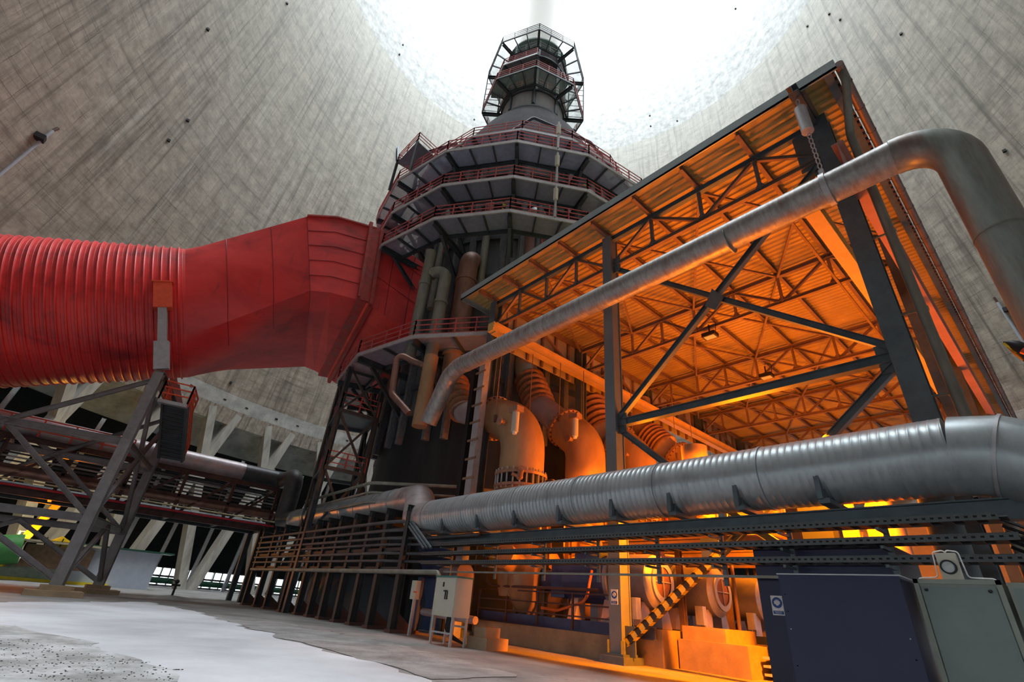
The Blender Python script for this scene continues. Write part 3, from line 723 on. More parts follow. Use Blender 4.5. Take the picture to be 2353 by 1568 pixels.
# ------------------------------------------------------------------ pipe bridge running left
BX0, BX1, BY0, BY1 = -45.6, -42.6, -16.0, 12.4
br = thing('pipe_bridge', 'long dark lattice pipe bridge passing behind the grey trestle, left half of the scene', 'pipe bridge', V(-44, -2, 0))
for x in (BX0, BX1):
    for z in (5.0, 6.4, 8.1): MB().hbeam(V(x, BY0, z), V(x, BY1, z), .26, .34 if z != 6.4 else .2).build('chord', RUSTY if x > -44 else STEEL, br)
    k = 0; y = BY1
    while y > BY0:
        y2 = max(BY0, y-3.3)
        MB().hbeam(V(x, y, 5.0), V(x, y, 8.1), .18, .2).build('upright', RUSTY if x > -44 else STEEL, br)
        MB().hbeam(V(x, y, 8.1), V(x, y2, 5.0), .14, .16).build('diagonal', RUSTY if x > -44 else STEEL, br)
        y -= 3.3
for i in range(9):
    for z in (5, 8.1): y = BY1-i*3.3; MB().bar(V(BX0, y, z), V(BX1, y, z), .2).build('cross_beam', STEEL, br)
mb = MB(); railing(mb, [V(BX1+.2, BY0, 8.3), V(BX1+.2, 2.0, 8.3)], 1.1, .07, 1.6); mb.build('railing', ORRED, br)
for x, y in ((BX0, BY1-.3), (BX1, BY1-.3)): MB().hbeam(V(x, y, 0), V(x, y, 5), .35, .35).build('bent_post', STEEL, br)
for i, (x, z, r, mt, lb) in enumerate([
        (-43.0, 6.1, .30, BROWNR, 'brown-orange pipe inside the pipe bridge'), (-42.25, 6.75, .06, YEL, 'thin pale yellow pipe along the near side of the pipe bridge'),
        (-42.3, 6.0, .07, ORRED, 'thin bright red pipe along the near side of the pipe bridge'),
        (-44.6, 5.5, .28, DPIPE, 'dark pipe at the bottom of the pipe bridge')]):
    pass
BL = [(-42.9, 6.15, .32, BROWNR, 'brown-orange pipe lying in the pipe bridge above the yellow line', None),
      (-42.15, 5.62, .055, mat('cream_line', (.55, .50, .30), .5), 'thin cream pipe along the near side of the pipe bridge', None),
      (-42.15, 5.30, .07, mat('bright_red_line', (.55, .03, .05), .4), 'thin bright red pipe just below the cream one on the pipe bridge', None),
      (-44.6, 5.5, .26, DPIPE, 'dark pipe low on the far side of the pipe bridge', None)]
for x, z, r, mt, lb, g in BL:
    mb = MB(); mb.cyl(V(x, BY0-1, z), V(x, BY1+.3, z), r, 14); mb.build('bridge_pipe', mt, smooth=True, label=lb, cat='pipe')
for i, z in enumerate((6.75, 7.0, 7.25, 7.5, 7.75)):
    MB().cyl(V(-43.0-.1*i, BY0-1, z), V(-43.0-.1*i, BY1+.3, z), .055, 8).build('bridge_conduit', GREYL if i % 2 else DPIPE, smooth=True, label='thin grey conduit among five stacked in the upper half of the pipe bridge', cat='pipe', group='conduits in the upper half of the pipe bridge')
# steam main on top of the bridge, dropping to the rack and running right past the shed
q = [V(-42.6, -18, 9.0), V(-42.6, 12.7, 9.0)]
PLAG = mat('pale_lagging', (.50, .46, .48), .42, .3, .2, 2, dirt=(.22, .12, .11), dirt_amt=.4)
main = thing('insulated_steam_main', 'thick grey insulated steam main crossing in front of the shed, ending in a segmented bend', 'pipe', V(-20, 12, 0))
xr = -1.05
pA = aty(628, 1095, 12.7); pB = V(-39.2, 12.7, 5.5)
MB().sweep(fillet([V(-42.6, -18, 9.0), V(-42.6, -4, 9.0), V(-42.6, 12.7, 9.1), V(-41.6, 12.7, 9.1)], 0), [.7]*4, 24)
mb = MB(); mb.sweep(fillet([V(-43.2, -18, 8.95), V(-43.2, 12.7, 8.95), V(-40.3, 12.7, 8.95), V(-40.3, 12.7, 5.5), V(-37.5, 12.7, 5.5)], [.75, .75, .75]), .66, 28); mb.build('drop_elbow', DPIPE, main, True)
mb = MB(); mb.cyl(V(-43.2, 9.5, 8.95), V(-43.2, -3.5, 8.95), .685, 28); mb.build('bright_jacket', PLAG, main, True)
mb = MB(); mb.cyl(V(-43.2, -3.5, 8.95), V(-43.2, -18, 8.95), .685, 28); mb.build('bright_jacket', PLAG, main, True)
mb = MB(); mb.cyl(V(-37.5, 12.7, 5.5), V(-22.2, 12.7, 5.5), .69, 32); mb.build('upper_run', GPIPE, main, True)
jog = fillet([V(-22.6, 12.7, 5.5), V(-21.0, 12.7, 5.5), V(-19.5, 11.8, 4.3), V(-17.6, 11.8, 4.3)], [.9, .9], 5)
mb = MB(); mb.sweep(jog, .7, 32); mb.build('jog_elbow', mat('flaking_jacket', (.45, .42, .43), .4, .45, .15, 2, dirt=(.20, .12, .12), dirt_amt=.85), main, True)
# spiral-wound jacket of the long run: fine rings
mb = MB(); pts = []; rs = []; x = -18.0
while x < xr:
    for dx, r in ((0, .70), (.010, .706), (.026, .706), (.036, .70)): pts.append(V(x+dx, 11.8, 4.3)); rs.append(r)
    x += .155
pts.append(V(xr, 11.8, 4.3)); rs.append(.70)
mb.sweep(pts, rs, 40); mb.build('spiral_jacket', GPIPE, main, True, autos=50)
# segmented bend at the right end, turning down
cen = V(xr, 11.8, 4.3-1.9); segs = []
for i in range(6):
    a = math.radians(90-i*18); segs.append(V(xr+1.9*math.cos(a)*1.0, 11.8, 2.4+1.9*math.sin(a)))
segs += [V(xr+1.9, 11.8, 1.2)]
mb = MB(); mb.sweep(segs, [.71]*len(segs), 36); mb.build('segmented_bend', GPIPE, main, True, autos=12)
for i in range(1, 6):
    a, b = segs[i-1], segs[i]; c = segs[i]; d = (segs[min(i+1, 6)]-segs[i-1]).normalized()
    MB().cyl(c-d*.025, c+d*.025, .735, 36).build('seam_band', GREYL, main, True)
for x in (-37, -35, -33, -31, -29, -27, -25, -23.2): MB().cyl(V(x-.02, 12.7, 5.5), V(x+.02, 12.7, 5.5), .715, 32).build('seam_band', GPIPE, main, True)
for x in (-18.2, -15.4, -12.6, -9.9, -7.1, -4.4): MB().cyl(V(x-.03, 11.8, 4.3), V(x+.03, 11.8, 4.3), .725, 36).build('seam_band', GPIPE, main, True)
# shoes and brackets under the main
for x in (-16.6, -14.4, -12.4, -10.4, -8.4, -6.6, -4.9, -3.2):
    mb = MB(); mb.b2((x-.1, 11.2, 3.52), (x+.1, 12.5, 3.62)); mb.b2((x-.04, 11.3, 3.6), (x+.04, 12.3, 3.85)); mb.prism([V(x-.09, 11.12, 3.6), V(x-.09, 11.28, 3.6), V(x-.09, 11.16, 4.35)], V(1, 0, 0), .1)
    mb.build('pipe_shoe', STEELV, main)
# ------------------------------------------------------------------ upper hanging pipe
up_ = thing('hanging_pipe', 'long slim rust-streaked pipe hung from the shed roof corner, ending in a big bend downwards', 'pipe', V(-8, 12.4, 0))
yy = 12.4; a0 = aty(972, 962, yy); a1 = aty(1030, 862, yy); a2 = aty(1052, 842, yy); zz = 11.95
P = fillet([V(-21.0, yy, 9.3), V(-19.7, yy, 11.6), V(-18.9, yy, 11.95), V(.95, yy, 12.15), V(.95, yy, 1.0)], [.6, .6, 1.05], 9)
k = next(i for i, p in enumerate(P) if p.x > -.5)
mb = MB(); mb.sweep(P[:k+1], .44, 28); mb.build('long_run', GPIPE2, up_, True)
mb = MB(); mb.sweep(P[k:], .46, 28); mb.build('down_bend', mat('streaked_bend', (.25, .275, .26), .45, .4, .25, 1.5, (3, 3, .5), dirt=(.20, .11, .09), dirt_amt=.7), up_, True)
for x, wd, r in ((-18.3, .05, .46), (-13.5, .03, .455), (-4.5, .03, .455)): MB().cyl(V(x, yy, 11.96), V(x+wd, yy, 11.96), r, 28).build('seam_band', GPIPE2, up_, True)
MB().cyl(V(-1.72, yy, 12.12), V(-1.58, yy, 12.12), .49, 28).build('hanger_clamp', GREYL, up_, True)
MB().cyl(V(.95, yy, 8.9), V(.95, yy, 8.86), .475, 28).build('seam_band', OLIVE, up_, True)
hp = thing('spring_hanger', 'grey can-shaped spring hanger with chain links at the roof corner above the hanging pipe', 'hanger', V(-1.65, yy, 12.7))
MB().cyl(V(-1.65, yy, 14.6), V(-1.65, yy, 15.7), .17, 20).build('spring_can', GREYL, hp, True)
for zs in ((12.85, 13.07, 13.29, 13.51, 13.73, 13.95, 14.17, 14.39), (15.85, 16.05)):
    mb = MB()
    for z in zs: mb.sweep([V(-1.65+.045*math.cos(a), yy, z+.12*math.sin(a)) for a in [i*PI/6 for i in range(13)]], .018, 6)
    mb.build('chain', GREYL, hp, True)
MB().box(V(-1.65, yy, 12.68), (.12, .3, .25)).build('clevis', GREYL, hp)
s2 = atd(1162, 758, 24.0); h2 = thing('spring_hanger', 'small grey spring hanger with chain beside the left roof post', 'hanger', s2)
MB().cyl(s2-V(0, 0, .45), s2+V(0, 0, .45), .14, 16).build('spring_can', RUSTY, h2, True); MB().bar(s2-V(0, 0, 2.2), s2+V(0, 0, 2.2), .035).build('rod', RUSTY, h2)

# ------------------------------------------------------------------ pipe rack left of the shed
bases = [(571, 1388), (600, 1397), (623, 1401), (648, 1408), (676, 1415), (700, 1418), (727, 1423), (756, 1430), (788, 1436), (823, 1444), (861, 1453)]
xs = [-38.4, -36.0, -34.1, -31.4, -29.0, -27.4, -25.9, -24.2, -22.6, -20.95, -19.1]
rk = thing('pipe_rack', 'low dark steel pipe rack with a row of posts running left from the shed', 'rack', V(-28, 11.6, 0))
for i, x in enumerate(xs):
    for y in (11.2, 13.6):
        if y > 12 and i % 2: continue
        MB().hbeam(V(x, y, .1), V(x, y, 4.7), .26, .30, None).build('post', RACKST, rk)
    mb = MB(); mb.b2((x-.2, 11.0, 0), (x+.25, 12.3, .12)); mb.prism([V(x, 11.35, .12), V(x, 12.2, .12), V(x, 11.35, .7)], V(1, 0, 0), .04); mb.build('post_foot', RUSTY, rk)
    MB().hbeam(V(x, 11.0, 4.62), V(x, 13.9, 4.62), .2, .28).build('cross_beam', RACKST, rk)
for z in (2.25, 3.0, 3.8):
    for y in (11.2, 13.6): MB().bar(V(-38.5, y, z), V(-19, y, z), .12, .14).build('rail_beam', RACKST, rk)
RL = [(4.13, .075), (3.77, .07), (3.45, .07), (3.2, .06), (2.85, .065), (2.55, .06), (2.12, .09)]
for i, (z, r) in enumerate(RL):
    e = [V(-38.6, 11.05, z), V(-20.6, 11.05, z), V(-17.3, 10.9 if i == 6 else 11.5, z-.02), V(-14.6, 11.5, z-.02)]
    if i == 6: e = [V(-38.6, 11.05, z), V(-15.9, 10.9, z), V(-15.9, 10.9, .2)]
    nm = {0: 'topmost', 1: 'second from the top', 2: 'third from the top', 3: 'fourth from the top', 4: 'fifth from the top', 5: 'sixth from the top', 6: 'lowest, bending down to the ground'}[i]
    pipe('rack_pipe', e, r, OLIVE if i == 6 else DPIPE, 'slim dark pipe on the low rack, %s of the seven' % nm, group='pipes on the low rack', rad=.25 if i == 6 else .5, n=10)
# jumper from the rack pipes to the cable trays
for j in range(3): pipe('cable_drop', [V(-19.6+.25*j, 11.2, 4.2), V(-17.2+.25*j, 10.9, 2.95)], .05, STEELV, 'slanting dark cable run dropping from the rack to the trays below the pipe bend', cat='cable', group='slanting cable runs', n=8)

# ------------------------------------------------------------------ long beam and cable trays in front of the shed
MB().hbeam(V(-18.8, 11.9, 3.33), V(-.35, 11.9, 3.33), .26, .36).build('support_girder', STEELV, label='long dark girder directly beneath the big grey steam main', cat='girder')
for i, (z, nm) in enumerate(((3.03, 'highest'), (2.72, 'middle'), (2.41, 'lowest'))):
    mb = MB(); x1 = (-.75, -.6, -.45)[i]
    mb.b2((-17.4, 10.98, z), (x1, 11.0, z+.11)); mb.b2((-17.4, 11.4, z), (x1, 11.42, z+.11)); mb.b2((-17.4, 10.98, z+.10), (x1, 11.03, z+.115)); 
    x = -17.4
    while x < x1-.1: mb.b2((x, 11.0, z), (x+.16, 11.4, z+.012)); x += .3
    t = thing('cable_tray', 'perforated dark cable tray crossing the shed front, the %s of three' % nm, 'cable tray', V(-9, 11.2, z), 'cable trays across the shed front')
    mb.build('tray', SLOT, t)
    mb = MB(); 
    for j in range(4): mb.cyl(V(-17.4, 11.08+.08*j, z+.045), V(x1+.1, 11.08+.08*j, z+.045), .03, 6)
    mb.build('cable', BLACK, t, True)
MB().bar(V(-15.8, 11.0, 2.15), V(-3.6, 11.0, 2.15), .05).build('thin_rail', OLIVE, label='thin pale rail crossing the shed front under the cable trays', cat='rail')
for x in (-16.2, -13.6, -11.3, -9.2, -7.3, -5.6, -4.1, -2.4):
    mb = MB(); mb.bar(V(x, 11.55, 2.0), V(x, 11.55, 3.2), .09, .06)
    for z in (3.0, 2.69, 2.38): mb.bar(V(x, 10.98, z-.03), V(x, 11.6, z-.03), .05)
    mb.build('tray_hanger', STEELV, label='vertical steel hanger holding the cable trays under the long girder', cat='hanger', group='hangers of the cable trays')
# ================================================================== pump shed
XL, XM, XR, YF = -18.5, -10.4, -1.5, 14.1
ZR = 16.95
sh_ = thing('pump_shed', 'tall open-fronted steel shed with corrugated roof, glowing orange inside', 'shed', V(-10, 14.1, 0))
ROWS = [14.1, 21.6, 29.2, 36.8, 44.4]
for x in (XL, XM, XR):
    for y in ROWS:
        if x == XM and y > 15: continue
        wd = .46 if x == XM else .5
        mb = MB(); mb.hbeam(V(x, y, .25), V(x, y, ZR-.35), wd, .52, .05)
        if x == XM: mb.b2((x-.2, y-.24, .26), (x+.2, y+.24, ZR-.4))
        o = mb.build('post', POSTM if x == XM else STEELV, sh_)
        mb = MB(); mb.b2((x-.45, y-.5, 0), (x+.45, y+.5, .2)); mb.b2((x-.34, y-.36, .2), (x+.34, y+.36, .26))
        for dx in (-.25, .25):
            mb.cyl(V(x+dx, y-.32, .2), V(x+dx, y-.32, .5), .025, 8); mb.b2((x+dx-.01, y-.36, .26), (x+dx+.01, y-.2, .6))
        mb.build('base_plate', STEELV, o)
nodes = [XL+i*(XM-XL)/4 for i in range(5)] + [XM+i*(XR-XM)/4 for i in range(1, 5)]
for y in ROWS:
    zt, zb = ZR-.45, 14.95; outer = y == YF
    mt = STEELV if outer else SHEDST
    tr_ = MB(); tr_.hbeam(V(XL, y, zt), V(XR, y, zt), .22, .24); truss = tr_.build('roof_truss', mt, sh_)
    MB().hbeam(V(XL, y, zb), V(XR, y, zb), .18, .18).build('bottom_chord', SHEDST, truss)
    for i, x in enumerate(nodes):
        if i % 4 == 0 and outer: continue
        mb = MB(); mb.bar(V(x, y, zb), V(x, y, zt), .12); mb.prism([V(x-.28, y-.02, zb), V(x+.28, y-.02, zb), V(x+.08, y-.02, zb+.3), V(x-.08, y-.02, zb+.3)], V(0, 1, 0), .04); mb.build('upright', mt, truss)
    for i in range(len(nodes)-1):
        a, b = nodes[i], nodes[i+1]
        p, q = (V(a, y, zb), V(b, y, zt)) if i % 2 == 0 else (V(a, y, zt), V(b, y, zb))
        MB().hbeam(p, q, .13, .13).build('web_diagonal', SHEDST, truss)
for i, x in enumerate(nodes):
    mb = MB(); mb.hbeam(V(x, 12.75, ZR-.2), V(x, 51, ZR-.2), .16, .26); mb.build('purlin', SHEDST, sh_)
for i in range(0, len(nodes)-2, 2):
    for j in range(len(ROWS)-1):
        y0, y1 = ROWS[j], ROWS[j+1]
        if j % 2 == 0 or i in (2, 4): MB().bar(V(nodes[i], y0, ZR-.5), V(nodes[i+2], y1, ZR-.5), .10).build('wind_brace', SHEDST, sh_); MB().bar(V(nodes[i+2], y0, ZR-.58), V(nodes[i], y1, ZR-.58), .10).build('wind_brace', SHEDST, sh_)
# corrugated roof sheet, corrugations along x
mb = MB(); y = 12.55; prof = []
while y < 51.5:
    prof += [(y, ZR), (y+.11, ZR), (y+.15, ZR+.07), (y+.27, ZR+.07)]; y += .31
for yv, z in prof: mb.v += [V(-19.9, yv, z), V(-.55, yv, z)]
for yv, z in prof: mb.v += [V(-19.9, yv, z+.02), V(-.55, yv, z+.02)]
n = len(prof)
for i in range(n-1): mb.f.append((2*i, 2*i+1, 2*i+3, 2*i+2)); mb.f.append((2*n+2*i, 2*n+2*i+1, 2*n+2*i+3, 2*n+2*i+2))
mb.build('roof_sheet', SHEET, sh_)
MB().b2((-19.95, 12.5, ZR-.28), (-.45, 12.56, ZR+.12)).b2((-19.95, 12.5, ZR-.28), (-.45, 12.62, ZR-.24)).build('fascia', FASC, sh_)
MB().b2((-19.98, 12.5, ZR-.28), (-19.92, 51, ZR+.12)).build('fascia', FASC, sh_)
# gutter and verge along the right edge
mb = MB(); mb.cyl(V(-.38, 12.6, ZR-.1), V(-.38, 51, ZR-.1), .13, 16)
g = mb.build('gutter', GUT, sh_, True)
mb = MB(); y = 13.4
while y < 51: mb.cyl(V(-.38, y, ZR-.1), V(-.38, y+.04, ZR-.1), .145, 16); mb.bar(V(-.38, y+.5, ZR-.1), V(-.62, y+.5, ZR+.02), .03); y += 1.25
mb.build('gutter_band', GUT, g, True)
P_ = [V(-.62, 12.7, ZR+.0)]; y = 12.7
while y < 51: P_ += [V(-.62, y, ZR-.24), V(-.62, y+.16, ZR-.24), V(-.62, y+.17, ZR-.1), V(-.62, y+.30, ZR-.1)]; y += .31
P_.append(V(-.62, y, ZR)); mb = MB().prism(P_, V(1, 0, 0), .07)
mb.build('sheet_end', RUSTY, sh_)
MB().b2((-.85, 12.6, ZR-.22), (-.62, 51, ZR-.08)).build('verge_beam', STEELV, sh_)
# drain pipe by the right post
mb = MB(); mb.sweep(fillet([V(-.38, 12.9, ZR-.2), V(-.38, 12.9, ZR-.6), V(-.85, 14.1, ZR-1.6), V(-.85, 14.25, 1.0)], [.2, .4, .4]), .12, 14)
dr = mb.build('drain_pipe', OLIVE, sh_, True)
mb = MB()
for z in (3.5, 6.3, 8.6, 11.2): mb.cyl(V(-.85, 14.25, z), V(-.85, 14.25, z+.12), .14, 14); mb.bar(V(-.85, 14.25, z+.06), V(-1.3, 14.2, z+.06), .05)
mb.build('pipe_clip', OLIVE, dr, True)
# reddish plate girder outside the posts, orange crane rails inside
gz = 13.4
mb = MB(); mb.b2((-1.16, 12.9, gz-.45), (-1.12, 50, gz+.65)); mb.b2((-1.3, 12.9, gz-.5), (-.98, 50, gz-.45)); mb.b2((-1.3, 12.9, gz+.65), (-.98, 50, gz+.7))
gd = mb.build('plate_girder', PINK, sh_)
mb = MB()
for yb in (21.3, 40.5):
    for a in range(4):
        for b in range(3): mb.b2((-1.115, yb+a*.18, gz-.3+b*.35), (-1.09, yb+a*.18+.05, gz-.25+b*.35))
mb.build('bolt_group', BLACK, gd)
MB().hbeam(V(-2.35, 13.3, 12.75), V(-2.35, 50, 12.75), .42, .62, .05).build('crane_rail_beam', ORANGEB, sh_)
MB().hbeam(V(-17.5, 13.3, 14.15), V(-17.5, 50, 14.15), .42, .62, .05).build('crane_rail_beam', ORANGEB, sh_)
mb = MB(); mb.b2((-17.75, 13.1, 13.9), (-17.3, 13.45, 14.4)); 
for a in range(3): mb.cyl(V(-17.3+a*.02, 13.1, 14.0+a*.12), V(-17.1, 13.0, 14.0+a*.12), .05, 8)
mb.b2((-2.6, 13.2, 13.05), (-2.1, 13.4, 13.5)); mb.build('rail_stop', ORANGEB, sh_)
MB().bar(V(-3.4, 14.3, 14.2), V(-3.4, 50, 14.2), .09).build('cable_rail', SHEDST, sh_)
# bracing of the right front bay
def brace(p, q, mt=STEELV, w=.20, h=.2, nm='front_brace'): return MB().hbeam(p, q, w, h).build(nm, mt, sh_)
MB().hbeam(V(XM, YF, 7.5), V(XR, YF, 7.5), .26, .26).build('front_tie_beam', STEELV, sh_)
brace(V(XM+.2, YF, 7.7), V(XR-.2, YF, 14.9)); brace(V(XM+.2, YF+.02, 14.8), V(XR-.2, YF+.02, 7.8))
MB().prism([V(-6.3, YF-.14, 11.0), V(-5.95, YF-.14, 10.7), V(-5.6, YF-.14, 11.1), V(-5.95, YF-.14, 11.6)], V(0, 1, 0), .06).build('gusset', STEELV, sh_)
brace(V(XM+.2, YF, 7.3), V(-6.0, YF, 3.7)); brace(V(XR-.2, YF, 7.3), V(-6.0, YF, 3.7)); brace(V(-6.0, YF, 3.7), V(XR-.2, YF, .5))
# the lowest left brace with hazard stripes
sb = MB(); sb.hbeam(V(XM+.25, YF-.05, .55), V(-6.95, YF-.05, 2.95), .18, .22); sb.build('striped_brace', STRIPE, sh_)
brace(V(-6.95, YF, 2.95), V(-6.0, YF, 3.7))
for x, z in ((XM, 7.5), (XR, 7.5), (XM, .6), (-6.9, 3.0), (XM, 14.9), (XR, 14.6)):
    s = 1 if x in (XM,) else -1; MB().b2((x, YF-.05, z-.4), (x+s*.55, YF, z+.4)).build('gusset', STEELV, sh_)
# cantilever arm over the hanging pipe
MB().hbeam(V(-1.65, 14.1, 16.4), V(-1.65, 12.1, 16.4), .3, .34).build('hanger_arm', STEEL, sh_)
MB().prism([V(XR-.9, YF-.02, 14.7), V(XR-.25, YF-.02, 14.7), V(XR-.25, YF-.02, 16.4), V(XR-.9, YF-.02, 16.4)], V(0, 1, 0), .06).build('corner_plate', STEELV, sh_)
# left wall cladding with ribs above the crane rail
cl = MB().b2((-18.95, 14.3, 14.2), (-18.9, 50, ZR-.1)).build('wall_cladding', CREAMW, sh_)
mb = MB(); y = 14.6
while y < 50: mb.b2((-18.9, y, 14.2), (-18.75, y+.16, ZR-.1)); y += 1.2
mb.build('cladding_rib', SHEDST, cl)
MB().b2((-18.9, 14.3, 15.4), (-18.82, 50, 15.55)).build('cladding_rail', SHEDST, cl)
for y0, y1 in zip(ROWS[:-1], ROWS[1:]):
    MB().bar(V(-18.5, y0, 14.4), V(-18.5, (y0+y1)/2, 16.4), .14).build('wall_brace', SHEDST, sh_); MB().bar(V(-18.5, y1, 14.4), V(-18.5, (y0+y1)/2, 16.4), .14).build('wall_brace', SHEDST, sh_)
# dark end wall clutter far back: end trusses and tie beams
for z in (9.6, 11.4): MB().hbeam(V(XL, 50, z), V(XR, 50, z), .3, .4).build('end_beam', SHEDST, sh_)
for x in (XL, -14, -10.4, -6, XR): MB().hbeam(V(x, 50, .2), V(x, 50, 16.5), .35, .35).build('end_post', SHEDST, sh_)
mb = MB(); mb.b2((XL, 50.3, 0), (XR, 50.4, 9.4)); mb.build('end_wall', CREAMW, sh_)
# signs on the posts
def sign(c, ux, w, h, label, kindp=None):
    """white plate, blue disc with ear defenders pictogram, blue strip"""
    c = Vector(c); z = V(0, 0, 1); n = ux.cross(z)
    t = thing('safety_sign', label, 'sign', c)
    MB().box(c, (w, .012, h), ux, n, z).build('plate', WHITE, t)
    BLUE = mat('sign_blue', (.03, .08, .28), .5)
    f = n*.0
    o = c+n*(-.0)
    s_ = .010
    front = n if (CAM-c).dot(n) > 0 else -n
    MB().cyl(c+front*.006+z*h*.14, c+front*.010+z*h*.14, w*.42, 28).build('disc', BLUE, t)
    m_ = MB(); hc = c+z*h*.14
    m_.prism([hc+front*.011+ux*(w*.16*math.cos(a))+z*(w*.2*math.sin(a)-w*.03) for a in [i*2*PI/16 for i in range(16)]], front, .002)
    for s in (-1, 1): m_.box(hc+front*.012+ux*s*w*.2, (w*.09, .003, w*.22), ux, n, z)
    m_.sweep([hc+front*.012+ux*(w*.2*math.cos(a))+z*(w*.22*math.sin(a)) for a in [i*PI/8 for i in range(9)]], w*.025, 5)
    m_.build('pictogram', WHITE, t)
    MB().box(c+front*.007-z*h*.36, (w*.86, .006, h*.17), ux, n, z).build('strip', BLUE, t)
    m_ = MB()
    for r_ in (0, 1): m_.box(c+front*.011-z*h*(.325+.065*r_), (w*(.62-.1*r_), .002, h*.018), ux, n, z)
    m_.build('text_line', WHITE, t)
sg = aty(1424, 1373, YF-.27); sign(V(XM+.02, YF-.30, sg.z), V(1, 0, 0), .26, .42, 'white and blue ear protection sign on the middle shed post')
# floodlights on the truss bottom chords
for (px, py), lb in (((1632, 775), 'square floodlight hanging from the second roof truss, the nearer one'), ((1762, 868), 'small floodlight hanging from the third roof truss, farther back')):
    c = atz(px, py, 14.35); t = thing('floodlight', lb, 'floodlight', c)
    mb = MB(); mb.prism([c+V(-.35, -.25, 0), c+V(.35, -.25, 0), c+V(.35, .25, .0), c+V(-.35, .25, 0)], V(0, 0, 1), .22); mb.build('housing', BLACK, t)
    MB().b2(c+V(-.27, -.19, -.02), c+V(.27, .19, 0)).build('glass', GLASS, t); mb = MB(); mb.bar(c+V(0, 0, .2), c+V(0, 0, .75), .06); mb.sweep(fillet([c+V(.3, 0, .1), c+V(.4, 0, .8), c+V(0, 0, .9)], .2), .02, 6); mb.build('bracket', BLACK, t)

# ------------------------------------------------------------------ suction pipes with bellows, elbows down to the pumps
def suction(y, pts, r1, r2, label, top=None):
    px_ = pts[0][0]
    s, be, fl, el = [aty(px, py, y) for px, py in pts]
    t = thing('suction_pipe', label, 'pipe', V(fl.x, y, 0), 'suction pipes of the pumps')
    d = (be-s).normalized()
    kn = s-d*.9; MB().sweep(fillet([V(kn.x, y, kn.z+2.2), kn, s], .8, 8), r1*1.02, 32).cyl(V(kn.x, y, kn.z+1.2), V(kn.x, y, kn.z+1.35), r1*1.25, 32).build('stub', OPIPE, t, True)
    if top:
        tp = atd(top[0], top[1], math.hypot(kn.x, kn.y)); zt = tp.z; b0 = V(kn.x, y, kn.z+2.2)
        tt = thing('riser_pipe', top[3], 'pipe', b0)
        if top[2] == 'dome':
            MB().cyl(b0, V(kn.x, y, zt), r1*1.1, 28).build('shell', RPIPE if px_ < 1300 else OLIVE, tt, True)
            MB().lathe(V(kn.x, y, zt), [(r1*1.1*math.cos(a*PI/16)+1e-4, r1*math.sin(a*PI/16)) for a in range(9)], 28).build('dome', GREYL, tt, True)
        else:
            MB().sweep(fillet([b0, V(kn.x, y, zt), V(kn.x-1.8, y+2.6, zt+.2)], 1.0, 8), r1*1.05, 28).build('shell', RPIPE, tt, True)
            MB().cyl(V(kn.x, y, zt-2.4), V(kn.x, y, zt-2.2), r1*1.16, 28).build('collar', RPIPE, tt, True)
    b = MB(); P = []; R = []; nb = 5; L_ = (be-s).length
    for i in range(nb):
        for f, rr in ((0, 1.0), (.12, 1.22), (.35, 1.3), (.58, 1.22), (.7, 1.0)): P.append(s+d*L_*(i+f)/nb); R.append(r1*rr)
    P.append(be); R.append(r1); b.sweep(P, R, 32); b.build('bellows', BELL, t, True, autos=60)
    MB().cyl(be, be+d*.12, r1*1.25, 32).build('flange', FLNG, t, True)
    d2 = (fl-be).normalized(); MB().cyl(be+d*.1, fl, r1, 32).build('spool', LILAC, t, True)
    f2 = MB(); f2.cyl(fl-d2*.16, fl+d2*.02, r2*1.12, 32); fo = f2.build('flange', FLNG, t, True)
    x, yv, _ = frame(d2); m_ = MB()
    for i in range(24): a = 2*PI*i/24; c = fl+x*math.cos(a)*r2*1.06+yv*math.sin(a)*r2*1.06; m_.cyl(c-d2*.24, c+d2*.1, .045, 6)
    m_.build('bolt', RUSTY, fo)
    down = V(el.x, y, 0); top = V(el.x, y, fl.z+d2.z*1.2)
    cor = fl + d2*((el.x-fl.x)/max(.25, d2.x)); cor.x = el.x
    P = fillet([fl, cor, V(el.x, y, 3.6)], min(2.0, (cor-fl).length*.95), 12)
    MB().sweep(P, r2, 36).build('elbow', OPIPE, t, True)
    zj = 6.4
    fl2 = MB()
    for z in (zj, zj-.55): fl2.cyl(V(el.x, y, z), V(el.x, y, z+.12), r2*1.16, 32)
    fo = fl2.build('flange', FLNG, t, True); m_ = MB()
    for i in range(24): a = 2*PI*i/24; c = V(el.x+r2*1.1*math.cos(a), y+r2*1.1*math.sin(a), zj-.65); m_.cyl(c, c+V(0, 0, .9), .04, 6)
    m_.build('bolt', GREYL, fo)
    MB().cyl(V(el.x, y, zj-.45), V(el.x, y, zj), r2*1.02, 32).build('valve_ring', BLACK, t, True)
    MB().cyl(V(el.x, y, 3.6), V(el.x, y, 1.6), r2, 32, r2*.55).build('reducer', OPIPE, t, True)
    e = P[len(P)//2]; nn = V(0, -1, 0); m_ = MB(); m_.cyl(e+V(.1, -r2, .1), e+V(.1, -r2-.3, .1), .12, 12); m_.cyl(e+V(.1, -r2-.3, .1), e+V(.1, -r2-.34, .1), .2, 12); m_.build('nozzle', FLNG, t, True)
    c = V(el.x+r2*.75, y-r2*.75, 6.2); m_ = MB(); m_.ball(c, .16, 6); m_.cyl(c, c+V(.4, -.3, .25), .13, 12); m_.cyl(c, c+V(-.2, -.3, .1), .09, 8); m_.build('sensor_head', FLNG, t, True)
    return fl, el
suction(14.9, [(1045, 880), (1065, 945), (1140, 962), (1200, 1050)], .66, 1.04, 'nearest orange-lit suction pipe with a fat elbow, beside the left shed post', (1088, 590, 'bend', 'thick rust-brown riser pipe with a domed elbow, left of the shed roof corner'))
